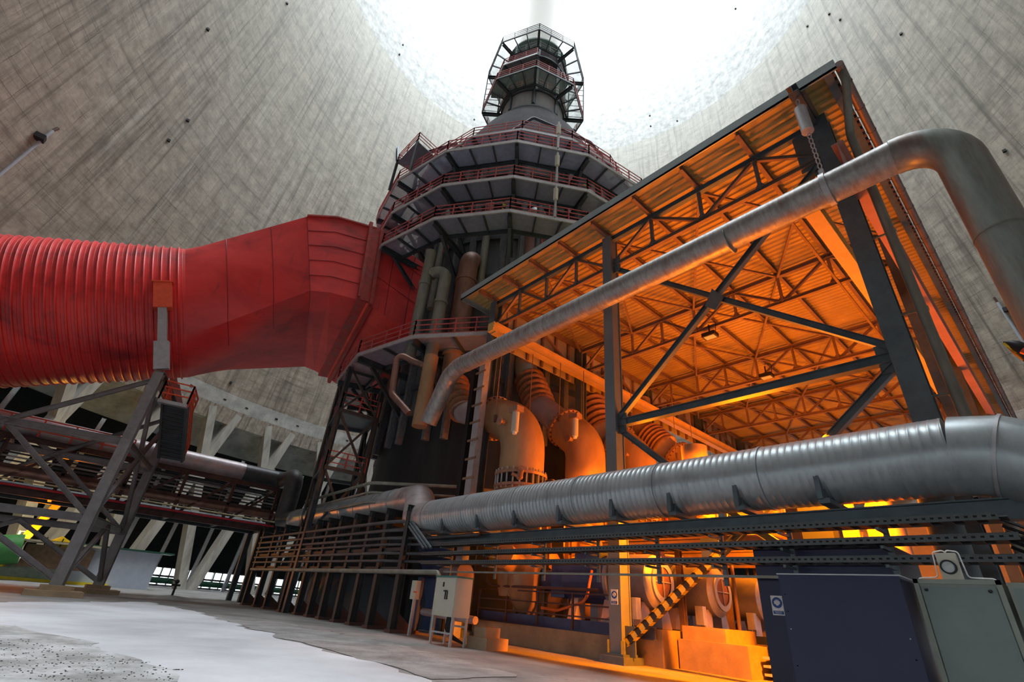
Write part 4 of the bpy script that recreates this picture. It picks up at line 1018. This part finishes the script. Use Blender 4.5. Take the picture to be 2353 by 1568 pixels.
suction(19.2, [(1215, 870), (1240, 930), (1302, 985), (1345, 1100)], .77, 1.04, 'second orange-lit suction pipe from the left with ribbed bellows above it', (1240, 500, 'dome', 'upright brown riser with a shiny dome behind the lowest upper walkway'))
suction(23.8, [(1358, 925), (1385, 985), (1425, 1020), (1470, 1100)], .77, 1.04, 'third orange-lit suction pipe, directly behind the middle shed post', (1362, 455, 'dome', 'grey-green riser with a dome between the upper walkways, at the shed roof edge'))
suction(28.6, [(1490, 1000), (1525, 1030), (1560, 1055), (1600, 1110)], .82, 1.04, 'farthest suction pipe in view, right of the middle shed post with ribbed bellows')

# ------------------------------------------------------------------ pumps
def pump(y, label):
    c = V(-15.45, y, 0); t = thing('slurry_pump', label, 'pump', c)
    MB().lathe(V(-15.75, y, 2.3), [(.5, -.55), (1.15, -.5), (1.45, -.25), (1.5, 0), (1.45, .25), (1.15, .5), (.5, .55)], 36, V(1, 0, 0)).cyl(V(-15.75, y, 2.3), V(-15.75, y-1.9, 3.0), .45, 24, .5).build('volute', OPIPE, t, True)
    MB().cyl(V(-15.15, y, 2.3), V(-13.75, y, 2.3), .38, 20).b2((-14.45, y-.5, 1.7), (-13.75, y+.5, 2.9)).build('bearing_housing', NAVYM, t)
    MB().cyl(V(-13.65, y, 2.35), V(-10.85, y, 2.35), .78, 36).b2((-13.25, y-.5, 2.9), (-12.05, y+.5, 3.35)).build('gearbox', NAVYM, t)
    mo = MB().cyl(V(-11.45, y, 2.35), V(-10.00, y, 2.35), .86, 40).cyl(V(-11.60, y, 2.35), V(-11.45, y, 2.35), .98, 40).build('motor', mat('motor_grey_paint', (.24, .24, .29), .42, .15, .15, 2), t, True)
    MB().cyl(V(-10.00, y, 2.35), V(-9.83, y, 2.35), .84, 40, .62).lathe(V(-9.83, y, 2.35), [(.46, 0), (.64, 0), (.64, .05), (.46, .05)], 40, V(1, 0, 0)).build('fan_cowl', GREYL, t, True)
    MB().cyl(V(-9.84, y, 2.35), V(-9.82, y, 2.35), .47, 36).build('fan_mesh', mat('fan_mesh_rust', (.20, .10, .07), .6, .2, .5, 30), t)
    MB().box(V(-9.79, y, 2.35), (.03, .03, .94)).box(V(-9.79, y, 2.35), (.03, .94, .03)).build('grille_cross', GREYL, t)
    for dx in (-13.2, -11.7, -10.5):
        for s in (-1, 1): MB().prism([V(dx, y+s*.35, 1.75), V(dx, y+s*.72, 1.7), V(dx, y+s*.95, .98), V(dx, y+s*.35, .98)], V(1, 0, 0), .34).build('foot', LILAC, t)
    MB().b2((-16.6, y-.9, .7), (-9.7, y+.9, .98)).build('base_frame', NAVYM, t)
    MB().b2((-10.3, y-1.3, 1.2), (-10.0, y-1.05, 1.8)).cyl(V(-10.20, y-1.2, .98), V(-10.20, y-1.2, 1.2), .03, 8).build('switch_box', GREYL, t)
    m_ = MB(); m_.sweep(fillet([V(-12.05, y-.95, 2.6), V(-12.15, y-1.15, 1.6), V(-13.45, y-1.2, 1.25), V(-14.25, y-1.2, 1.3)], .4), .05, 8); m_.build('cable_loop', ORCAB, t, True)
    return t
PY_ = [15.7, 19.8, 23.9, 28.0]
for y, lb in zip(PY_, ('nearest pump set, its round grilled motor end just right of the middle shed post', 'second pump set, its round grilled motor end above the striped brace top', 'third pump set, its motor end partly behind the navy enclosure', 'farthest pump set, mostly behind the third')):
    pump(y, lb)
# concrete bases
for i, y in enumerate(PY_):
    MB().b2((-17.0, y-.92, 0), (-9.4, y+1.2, .70)).b2((-9.75, y-.9, .7), (-9.4, y+1.15, .98)).build('pump_plinth', PLINTH, label='concrete plinth carrying the %s pump set' % ('nearest', 'second', 'third', 'farthest')[i], cat='plinth', group='pump plinths')
MB().b2((-9.35, 15.6, 0), (-7.2, 18.0, .78)).b2((-9.3, 15.8, .78), (-7.9, 17.8, 1.15)).build('concrete_block', PLINTH, label='rounded concrete block lit orange, at the foot of the striped brace', cat='block')
MB().b2((-6.9, 16.4, 0), (-4.6, 19.6, .85)).b2((-6.9, 16.6, .85), (-5.4, 19.4, 1.2)).build('concrete_block', PLINTH, label='orange-lit concrete block beside the navy enclosure edge', cat='block')
mb = MB()
for k in range(3): mb.b2((-7.1, 16.2, .1+.2*k), (-6.9, 17.4, .16+.2*k))
mb.build('step_rung', GREYL, label='short steps between the two orange-lit concrete blocks', cat='steps')
MB().b2((-18.2, 14.45, 0), (-10.8, 14.75, .68)).build('kerb_wall', PLINTH, label='low brownish concrete kerb wall between the left and middle shed posts', cat='wall')
MB().hbeam(V(-18.2, 14.60, .86), V(-9.5, 14.60, .86), .2, .34).build('kerb_beam', NAVYM, label='dark blue beam lying on the low kerb wall', cat='beam')
mb = MB(); railing(mb, [V(-17.8, 14.4, .72), V(-10.9, 14.4, .72)], 1.1, .05, 1.9, (1.1, .75, .4)); mb.sweep(fillet([V(-17.4, 14.3, 3.2), V(-17.4, 14.3, 2.1), V(-16.9, 14.3, 1.95), V(-11.4, 14.3, 1.95)], .3), .05, 8)
mb.build('guard_rail', RUSTY, label='dark three-bar guard rail standing on the low kerb wall', cat='railing')
# mezzanine clutter behind the pumps: valve stands, cable trays, little walkway
for i, (x, y) in enumerate(((-16.8, 15.6), (-16.4, 19.8), (-16.2, 24.0))):
    t = thing('pipe_stand', 'orange-lit frame of posts and beams behind the %s suction pipe' % ('nearest', 'second', 'third')[i], 'frame', V(x, y, 0), 'frames behind the suction pipes')
    m_ = MB()
    for dx in (0, 1.6):
        for dy in (0, 1.4): m_.hbeam(V(x+dx, y+dy, 0), V(x+dx, y+dy, 6.2), .22, .22)
    m_.build('post', SHEDST, t); m_ = MB()
    for z in (3.6, 4.9, 6.2):
        m_.hbeam(V(x-.3, y, z), V(x+1.9, y, z), .16, .25); m_.hbeam(V(x, y-.3, z-.1), V(x, y+1.8, z-.1), .16, .2); m_.hbeam(V(x-.3, y+1.4, z), V(x+1.9, y+1.4, z), .16, .25)
    m_.build('beam', SHEDST, t); m_ = MB(); railing(m_, [V(x-.3, y-.3, 4.9), V(x+1.9, y-.3, 4.9)], 1.1, .05, 1.0); m_.build('railing', ORRED, t)
for i in range(3):
    t = thing('valve_platform', 'orange-lit service platform with rails above the %s motor' % ('second', 'third', 'farthest')[i], 'platform', V(-10.5, 17+i*3.6, 4), 'service platforms behind the motors'); y = 17.4+i*3.6
    MB().b2((-13.5, y, 3.9), (-6.8, y+1.3, 3.98)).build('deck', SHEDST, t)
    m_ = MB(); m_.hbeam(V(-13.6, y-.05, 3.8), V(-6.7, y-.05, 3.8), .14, .24)
    for x in (-13.2, -10.5, -7.0): m_.hbeam(V(x, y+.6, 0), V(x, y+.6, 3.8), .2, .2)
    m_.build('beam', SHEDST, t); m_ = MB(); railing(m_, [V(-13.5, y, 4), V(-6.8, y, 4)], 1.1, .05, 1.3); m_.build('railing', SHEDST, t)
    m_ = MB(); m_.cyl(V(-9.4, y+.6, 4.3), V(-9.4, y+.6, 7.5), .5, 24); m_.cyl(V(-9.4, y+.6, 5.0), V(-9.4, y+.6, 5.12), .66, 24); m_.cyl(V(-9.4, y+.6, 5.4), V(-9.4, y+.6, 5.52), .66, 24); m_.build('valve_riser', OPIPE, t, True)
# pressure pipes at the right of the shed, seen below the steam main
pipe('pressure_bend', [V(-3.3, 16.0, 2.3), V(-3.3, 16.0, 4.3), V(-2.6, 18.0, 5.2), V(-2.4, 22, 5.4)], .42, OPIPE, 'brownish pipe bend rising behind the right end of the cable trays', rad=.7)
pipe('pressure_pipe', [V(-4.6, 17.5, 0), V(-4.6, 17.5, 6.6), V(-4.6, 24, 7.5)], .34, OPIPE, 'upright orange-lit pipe beside the navy cabinet tower', rad=.8)
for x, y, h in ((-5.6, 16.4, 5.0), (-3.9, 15.2, 4.6), (-2.6, 18.8, 4.8), (-6.6, 19.5, 5.5)):
    MB().hbeam(V(x, y, 0), V(x, y, h), .3, .3).build('stanchion', SHEDST, label='upright orange-lit steel stanchion behind the cable trays at the right', cat='post', group='stanchions behind the trays')

# drop rods with weights hanging over the suction pipes
for px, py, pz, d in ((1150, 840, 960, 22), (1222, 860, 950, 24), (1287, 880, 960, 25), (1341, 895, 990, 26), (1452, 960, 1010, 27), (1551, 1000, 1045, 30), (1590, 1010, 1060, 31)):
    a = atd(px, py, d); b = atd(px+2, pz, d); b = V(a.x, a.y, b.z)
    t = thing('drop_rod', 'thin hanging rod with a small end weight, above the orange-lit suction pipes', 'rod', b, 'hanging rods above the suction pipes')
    MB().cyl(V(a.x, a.y, 13.9), b, .025, 6).build('rod', SHEDST, t); MB().cyl(b-V(0, 0, .25), b+V(0, 0, .1), .07, 10).build('weight', RUSTY, t)
for (x, y, zt, zb_) in ((-15.1, 14.5, 9.6, 7.9), (-15.3, 18.7, 10.4, 8.9)):
    t = thing('actuator', 'orange-lit cylinder actuator hanging beside the flange of the %s suction pipe' % ('nearest' if y < 16 else 'second'), 'actuator', V(x, y-1.25, zb_))
    MB().cyl(V(x, y-1.25, zb_), V(x, y-1.25, zb_+.9), .16, 14).build('cylinder', BEIGE, t, True); MB().b2((x-.28, y-1.45, zb_+.9), (x+.28, y-1.05, zb_+1.15)).build('head', FLNG, t); MB().cyl(V(x, y-1.25, zb_-.1), V(x, y-1.25, zb_), .1, 12).build('tip', WHITE, t, True)

rnd = random.Random(11)
for i in range(14):
    x = rnd.uniform(-15.5, -5.0); y = rnd.uniform(17.5, 27); h = rnd.uniform(3.0, 5.6); r = rnd.choice((.05, .08, .12)); x2 = x+rnd.uniform(1.2, 3.4)*rnd.choice((-1, 1))
    pipe('service_line', [V(x, y, 0), V(x, y, h), V(x2, y, h), V(x2, y+1.5, h+.1)], r, (OPIPE, LILAC, SHEDST)[i % 3], 'thin orange-lit service line rising and bending among the pumps', group='service lines among the pumps', rad=.3, n=10)
for i, (x, y, z) in enumerate(((-12.0, 18.0, 3.2), (-7.6, 20.6, 4.6), (-6.4, 24.0, 4.5))):
    t = thing('gate_valve', 'orange-lit flanged gate valve with handwheel above the %s motor' % ('second', 'third', 'farthest')[i], 'valve', V(x, y, z))
    MB().cyl(V(x-.7, y, z), V(x+.7, y, z), .3, 20).cyl(V(x-.72, y, z), V(x-.6, y, z), .46, 20).cyl(V(x+.6, y, z), V(x+.72, y, z), .46, 20).cyl(V(x, y, z), V(x, y, z+.9), .16, 14).build('body', FLNG, t, True)
    MB().sweep([V(x+.32*math.cos(a), y+.32*math.sin(a), z+1.0) for a in [k*PI/10 for k in range(21)]], .03, 6).build('handwheel', ORRED, t, True)
# ================================================================== enclosures bottom right
t = thing('navy_enclosure', 'big smooth navy enclosure in the bottom right foreground', 'cabinet', V(-2.4, 8.7, 0))
MB().b2((-3.1, 8.0, 0), (-1.66, 8.75, 1.93)).build('housing', NAVY, t)
mb = MB(); mb.b2((-3.115, 7.985, 1.925), (-1.65, 8.76, 1.94)); mb.build('lid_edge', GREYL, t)
mb = MB(); rnd = random.Random(5)
for i in range(16): 
    x, z = (rnd.choice([-3.05, -1.72]), .2+.21*(i // 2)); mb.box(V(x, 7.996, z), (.012, .012, .012))
mb.build('rivet', GREYL, t)
t = thing('navy_machine_housing', 'taller navy housing behind the big enclosure, with an ear protection sign on it', 'cabinet', V(-3.6, 12.5, 0))
MB().b2((-5.0, 11.75, 0), (-2.5, 14.0, 2.85)).build('housing', NAVY, t)
sg = aty(1787, 1392, 11.73); sign(V(sg.x, 11.73, sg.z), V(1, 0, 0), .24, .36, 'white and blue ear protection sign on the navy housing, beside the big enclosure')
MB().b2((-5.0, 15.0, 0), (-4.25, 16.0, 4.9)).build('navy_tower', NAVY, label='narrow tall navy box rising behind the cable trays', cat='cabinet')
t = thing('control_locker', 'grey-green framed control locker right of the navy enclosure, a round gauge lamp above it', 'cabinet', V(-1.2, 8.9, 0))
MB().b2((-1.58, 8.3, 0), (-.76, 9.0, 1.90)).build('housing', GGFR, t)
mb = MB()
for a, b in (((-1.58, 8.26, 0), (-1.53, 8.32, 1.92)), ((-.81, 8.26, 0), (-.76, 8.32, 1.92)), ((-1.58, 8.26, 1.87), (-.76, 8.32, 1.92))): mb.b2(a, b)
mb.build('frame', GGFR, t)
MB().b2((-1.52, 8.275, .02), (-.82, 8.30, 1.84)).build('door', GGREEN, t)
mb = MB(); mb.ball(V(-1.47, 8.26, 1.80), .02, 6); mb.ball(V(-.88, 8.26, 1.80), .02, 6); mb.build('hinge_knob', BLACK, t)
t = thing('control_locker', 'next grey-green locker, cut off by the right edge of the photograph', 'cabinet', V(-.3, 8.9, 0))
MB().b2((-.72, 8.3, 0), (.2, 9.0, 1.90)).build('housing', GGFR, t)
MB().b2((-.68, 8.275, .02), (.15, 8.30, 1.84)).build('door', GGREEN, t)
c = aty(2182, 1305, 8.7); t = thing('bulkhead_lamp', 'small beige box lamp with a round glass on top of the grey-green locker', 'lamp', V(c.x, 8.7, 1.9))
zb = 1.9
MB().box(V(c.x, 8.72, c.z), (.20, .12, .34)).build('box', BEIGE, t); MB().b2((c.x-.06, 8.7, zb), (c.x+.1, 8.76, c.z-.17)).build('stem', GGFR, t)
MB().lathe(V(c.x, 8.66, c.z), [(.065, 0), (.085, 0), (.085, .035), (.065, .035)], 24, V(0, -1, 0)).build('bezel', BLACK, t, True)
MB().cyl(V(c.x, 8.66, c.z), V(c.x, 8.64, c.z), .07, 24).build('glass', GLASS, t, True)
for s, x1 in ((-1, -.36), (1, .40)):
    P = fillet([V(c.x, 8.72, c.z+.17), V(c.x, 8.72, c.z+.21), V(c.x+s*.13, 8.72, c.z+.19), V(c.x+s*.15, 8.72, zb+.08), V(c.x+x1, 8.72, zb+.07), V(c.x+x1*1.03, 8.72, zb+.0)], .04, 4)
    MB().sweep(P, .008, 6).build('conduit', WHITE, t, True)
# cable bundle draping at the right end of the trays
for j in range(7):
    P = fillet([V(-.75, 11.1+.04*j, 3.05-.1*j), V(-.35+.03*j, 11.0, 2.8-.12*j), V(.0+.06*j, 10.6, 2.2-.08*j), V(.5, 10.3, 1.6)], .5, 4)
    MB().sweep(P, .028, 6).build('draped_cable', BLACK, smooth=True, label='black cable drooping from the right end of the cable trays', cat='cable', group='black cables at the tray ends')
pipe('red_handrail', [V(-.25, 12.6, 3.9), V(-.2, 12.6, 3.2), V(-.05, 12.6, 3.0), V(1.2, 12.6, 3.05)], .035, ORRED, 'thin bent orange-red tube under the right end of the steam main', cat='tube', rad=.12, n=8)

# ------------------------------------------------------------------ beige control cabinet by the left shed post
x0, x1, y0, y1, z0, z1 = -15.15, -13.98, 10.3, 10.95, .80, 1.92
t = thing('switch_cabinet', 'beige switch cabinet on legs by the left shed post, its right side glowing orange', 'cabinet', V(-14.5, 10.6, 0))
MB().b2((x0, y0, z0), (x1, y1, z1)).build('housing', BEIGE, t)
MB().b2((x0+.02, y0-.02, z0+.02), (x1-.02, y0, z1-.02)).build('door', BEIGE, t)
MB().b2((x0-.02, y0-.03, z1), (x1+.02, y1+.02, z1+.05)).build('cap', TEAL, t)
xm = (x0+x1)/2
MB().b2((xm+.05, y0-.045, 1.28), (xm+.09, y0-.02, 1.55)).b2((xm-.03, y0-.05, 1.5), (xm+.17, y0-.02, 1.54)).b2((xm+.15, y0-.045, 1.28), (xm+.19, y0-.02, 1.5)).b2((xm-.12, y0-.04, 1.64), (xm-.06, y0-.02, 1.78)).build('handle', BLACK, t)
for x in (x0+.05, x1-.05):
    for y in (y0+.05, y1-.05): MB().bar(V(x, y, .0), V(x, y, z0), .07).build('leg', GREYL, t)
MB().bar(V(x0+.05, y0+.05, .35), V(x1-.05, y0+.05, .35), .05).bar(V(x0+.05, y1-.05, .55), V(x1-.05, y1-.05, .55), .05).build('cross_bar', GREYL, t)
for j in range(4): MB().sweep(fillet([V(xm-.1+.1*j, 10.6, z0), V(xm-.1+.08*j, 10.55, .45), V(xm+.3, 10.6, .2+.03*j), V(xm+.5, 10.9, .1)], .15, 4), .03, 6).build('cable', BLACK, t, True)
MB().b2((-14.3, 11.2, 0), (-13.3, 12.1, .32)).b2((-14.1, 11.3, .32), (-13.5, 11.9, .6)).build('footing_block', PLINTH, label='stepped footing block glowing orange behind the switch cabinet', cat='block')
c = V(-17.6, 11.6, 0)
t = thing('junction_box', 'small cream junction box with red lever on a rack post left of the switch cabinet', 'box', c)
MB().b2((-18.3, 11.3, 1.2), (-17.95, 11.5, 1.85)).build('box', BEIGE, t); MB().bar(V(-18.1, 11.4, 0), V(-18.1, 11.4, 1.2), .1).build('stand', GREYL, t); MB().box(V(-17.9, 11.25, 1.45), (.16, .05, .05)).build('lever', ORRED, t)
pipe('floor_pipe', [V(-18.6, 12.2, .8), V(-15.2, 12.2, .72)], .13, LILAC, 'pale pipe running low along the ground left of the switch cabinet', n=14)
pipe('pinkish_vessel', [V(-18.0, 12.6, 2.05), V(-16.6, 12.6, 2.2)], .42, mat('dull_pink_coat', (.24, .17, .17), .5), 'pinkish horizontal vessel behind the lower rack pipes', cat='vessel')
MB().b2((-20.6, 13.0, 0), (-20.3, 13.2, 2.1)).b2((-27, 14.5, 0), (-18.9, 14.6, 4.3)).build('light_screen_wall', NAVYM, label='dark blue panel wall behind the rack posts, enlarged to screen off shed lamplight', cat='panel')  # blue panel, made larger to block shed lamplight from the rack
for z, r in ((5.5, .07), (6.0, .07), (6.5, .09)):
    pipe('ring_line', [sp(13.6, 3.2, z), sp(13.4, 1.2, z), sp(12.6, .2, z), sp(12.0, -1.1, z)], r, OLIVE, 'slim grey-brown line curving round the tower foot above the steam main', group='three lines round the tower foot', rad=1.0, n=8)

t = thing('cable_riser', 'dark flat cable riser and clamped duct climbing beside the left shed post', 'cable riser', V(-19.0, 13.7, 0))
MB().b2((-19.35, 13.55, 0), (-19.05, 13.85, 12.3)).build('riser_tray', BLACK, t)
MB().b2((-18.2, 13.2, 0), (-17.75, 13.55, 12.6)).build('lit_duct', GREYL, t)
for i in range(13): MB().b2((-18.4, 13.15, .8+i*.9), (-17.6, 13.2, .9+i*.9)).build('clamp', SHEDST, t)

# ------------------------------------------------------------------ left side: kit beyond the trestle
def ground_at(px, d): r = ray(px, 1340); k = d/math.hypot(r.x, r.y); return V(r.x*k, r.y*k, 0)
b = ground_at(250, 62); ux = V(.05, 1, 0).normalized(); uy = V(1, -.05, 0).normalized()
t = thing('site_hut', 'low blue-grey sheet hut with a yellow end panel, seen through the trestle legs', 'hut', b)
mb = MB(); c = b+V(0, 0, 1.55); mb.box(c, (2.6, 6.0, 3.1), uy, ux, V(0, 0, 1)); mb.build('wall_sheet', SKYBL, t)
mb = MB(); mb.box(b+V(0, 0, 1.5)-ux*3.55, (2.6, 1.1, 3.0), uy, ux, V(0, 0, 1)); mb.build('end_panel', YEL, t)
mb = MB(); mb.box(b+V(0, 0, 3.18), (3.4, 8.2, .12), uy, ux, V(0, 0, 1)); mb.build('roof', DGRN, t)
b = ground_at(60, 62)
t = thing('loading_plinth', 'long low greenish platform with a yellow kerb at the left edge', 'platform', b)
mb = MB(); mb.box(b+V(0, 0, .75)-ux*1.0, (2.5, 12, 1.1), uy, ux, V(0, 0, 1)); mb.build('slab', mat('greenish_plinth', (.30, .36, .28), .7), t)
mb = MB(); mb.box(b+V(1.5, 0, .1)-ux*1.0, (.5, 13, .25), uy, ux, V(0, 0, 1)); mb.build('kerb', YEL, t)
b = ground_at(45, 60)
t = thing('mobile_crane', 'yellow machine with a raised boom and a lit lamp at the left edge', 'crane', b)
p0 = b+V(0, 0, 1.6)-ux*1.6; p1 = b+V(0, 0, 6.0)-ux*.2
mb = MB(); mb.hbeam(p0, p1, .7, .6); mb.build('boom', YEL, t)
mb = MB(); mb.hbeam(p1, p1+(p1-p0)*.22, .5, .5); mb.build('boom_tip', GREYL, t)
mb = MB(); mb.box(b+V(0, 0, 1.6)-ux*2.6, (1.6, 2.2, 1.4), uy, ux, V(0, 0, 1)); mb.build('turret', YEL, t)
mb = MB(); mb.prism([b+V(.6, 0, 1.3)+ux*.3, b+V(.6, 0, 1.3)+ux*2.4, b+V(.6, 0, 3.0)+ux*2.4, b+V(.6, 0, 3.6)+ux*1.2, b+V(.6, 0, 3.0)+ux*.3], V(-1, 0, 0), 1.6); mb.build('cab', YEL, t)
mb = MB()
for q in (.3, 1.35, 2.4): mb.bar(b+V(.66, 0, 1.2)+ux*q, b+V(.66, 0, 3.4)+ux*q, .08)
for z in (1.3, 2.2, 3.1): mb.bar(b+V(.66, 0, z)+ux*.3, b+V(.66, 0, z)+ux*2.4, .08)
mb.build('cab_cage', BLACK, t)
pL = ground_at(62, 61); lp = V(pL.x, pL.y, 6.3)
lc = atd(62, 1227, 61)
t = thing('work_lamp', 'lit yellow-white work lamp above the yellow machine', 'lamp', V(lc.x, lc.y, 0))
MB().bar(V(lc.x-.3, lc.y-.5, 0), V(lc.x-.3, lc.y-.5, lc.z+.2), .14).bar(V(lc.x-.3, lc.y-.5, lc.z+.15), V(lc.x, lc.y, lc.z+.15), .08).build('pole', GREYL, t); MB().ball(lc, .17, 8).build('bulb', LAMPON, t, True)
bo = bpy.data.objects['sodium_light.006'] if 'sodium_light.006' in bpy.data.objects else None
if bo: bo.location = lc+V(1.2, .2, -.1)
b = ground_at(0, 58)
MB().cyl(b+V(0, -1.4, 2.0), b+V(0, .2, 2.3), 1.1, 24).build('green_drum', GRN, smooth=True, label='round green drum cut off by the left edge', cat='drum')
b = ground_at(105, 60); t = thing('lean_to', 'small brown board shelter with a pale yellow-lit sheet roof behind the trestle', 'shelter', b)
mb = MB(); mb.box(b+V(0, 0, 1.9), (2.2, 4.6, 1.7), uy, ux, V(0, 0, 1)); mb.build('wall_board', mat('brown_boards', (.2, .13, .08), .7), t)
mb = MB(); mb.box(b+V(.3, 0, 3.0)-ux*.4, (3.4, 6.0, .15), uy, ux, V(.05, 0, 1)); mb.build('roof', mat('pale_roof_sheet', (.5, .45, .3), .5), t)
# hydrant
p = atz(395, 1373, 0); p = V(-40, 7.0, 0); pr = ray(395, 1370); d_ = 41; k = d_/math.hypot(pr.x, pr.y); p = V(pr.x*k, pr.y*k, 0)
t = thing('hydrant', 'small dark hydrant standing alone on a low mound of ground', 'hydrant', p)
MB().lathe(p, [(1.3, 0), (.9, .12), (.3, .2), (.01, .22)], 20).build('mound', GR1, t, True)
MB().cyl(p+V(0, 0, .2), p+V(0, 0, 1.0), .07, 10).ball(p+V(0, 0, 1.0), .14, 6).cyl(p+V(0, -.25, .8), p+V(0, .25, .8), .06, 8).build('standpipe', BLACK, t, True)
MB().sweep(fillet([p+V(0, 0, 1.0), p+V(0, -.4, 1.1), p+V(0, -.6, .9)], .15), .03, 6).build('lever', BLACK, t, True)
# yellow ladder far behind the rack
b = ground_at(702, 60)
t = thing('step_ladder', 'bright yellow ladder glimpsed between the rack posts', 'ladder', b)
mb = MB(); mb.bar(b+V(0, -.4, 0), b+V(0, -.4, 4.2), .25, .1); mb.bar(b+V(0, .4, 0), b+V(0, .4, 4.2), .25, .1); mb.build('rail', YEL, t)
mb = MB()
for i in range(11): mb.bar(b+V(0, -.4, .3+i*.37), b+V(0, .4, .3+i*.37), .14)
mb.build('rung', YEL, t)

# ------------------------------------------------------------------ poles and fittings on the shell
def shell_hit(px, py, inset=.3):
    r = ray(px, py); t0 = 1e-3
    for i in range(4000):
        P = CAM+r.normalized()*(i*.03+5); rr = rsh(P.z) if P.z > 20 else 54
        if math.hypot(P.x-TC.x, P.y-TC.y) > rr-inset: return P
    return P
a, b, c = shell_hit(-40, 435), shell_hit(122, 300), shell_hit(134, 295)
t = thing('shell_conduit', 'pale conduit with a dark junction fixed to the concrete shell at the upper left', 'conduit', a)
MB().cyl(a, b, .12, 8).build('tube', SKYBL, t, True); MB().cyl(b, c, .13, 8).build('tip', RUSTY, t, True); d = shell_hit(92, 316); MB().box(d, (.7, .7, .5)).build('junction', BLACK, t)
a, b, c = shell_hit(2360, 800), shell_hit(2292, 695), shell_hit(2284, 684)
t = thing('shell_conduit', 'pale conduit with a dark junction on the concrete shell at the right edge', 'conduit', a)
s_ = .35
MB().cyl(a, b, .13, 8).build('tube', SKYBL, t, True); MB().cyl(b, c, .11, 8).build('tip', RUSTY, t, True); MB().box(shell_hit(2312, 712), (.5, .5, .5)).build('junction', BLACK, t)
c = atd(2335, 797, 14); t = thing('street_lamp', 'black clam-shaped lamp head with a yellow rim at the right edge', 'lamp', V(c.x+.6, c.y, 0))
L0, L1 = atd(2306, 786, 14), atd(2362, 828, 14); dd = (L1-L0)
mb = MB(); x, y, d = frame(dd); P = [L0+dd*(i/6) for i in range(7)]; mb.sweep([p+y*(.08*math.sin(PI*i/6)) for i, p in enumerate(P)], [.02, .09, .13, .15, .15, .12, .08], 14); mb.build('head', BLACK, t, True)
e0, e1 = atd(2306, 789, 13.95), atd(2337, 810, 13.9); MB().bar(e0, e1, .02, .04).build('rim', YEL, t)
MB().cyl(atd(2349, 806, 13.8), atd(2365, 812, 13.8), .07, 12).build('side_light', ORRED, t, True)
MB().bar(V(c.x+.75, c.y, 0), V(c.x+.75, c.y, c.z+.1), .12).bar(V(c.x+.75, c.y, c.z+.05), L1, .06).build('pole', STEEL, t)
# anchor specks dotted over the shell
for i, (px, py) in enumerate([(388, 323), (432, 277), (478, 68), (918, 125), (926, 103), (1493, 266), (1495, 290), (1556, 278), (1690, 20), (1905, 32), (1930, 45), (2070, 78), (2308, 347), (2255, 528), (1855, 60), (660, 8), (1090, 275), (530, 880)]):
    p = shell_hit(px, py, .12); MB().box(p, (.3, .3, .3)).build('anchor_plug', BLACK, label='small dark anchor plug in the concrete shell, one of those scattered over it', cat='anchor plug', group='anchor plugs in the shell')

c = aty(2185, 1250, 13.2)
t = thing('dark_tank', 'dark slate upright tank behind the right ends of the cable trays', 'tank', V(c.x, 13.2, 0))
MB().cyl(V(c.x, 13.2, 0), V(c.x, 13.2, 4.0), .30, 28).build('shell', STEELV, t, True); MB().lathe(V(c.x, 13.2, 4.0), [(.30*math.cos(a*PI/16)+1e-4, .2*math.sin(a*PI/16)) for a in range(9)], 28).build('dome', STEELV, t, True)
for z in (1.2, 2.6): MB().cyl(V(c.x, 13.2, z), V(c.x, 13.2, z+.08), .33, 28).build('hoop', STEELV, t, True)
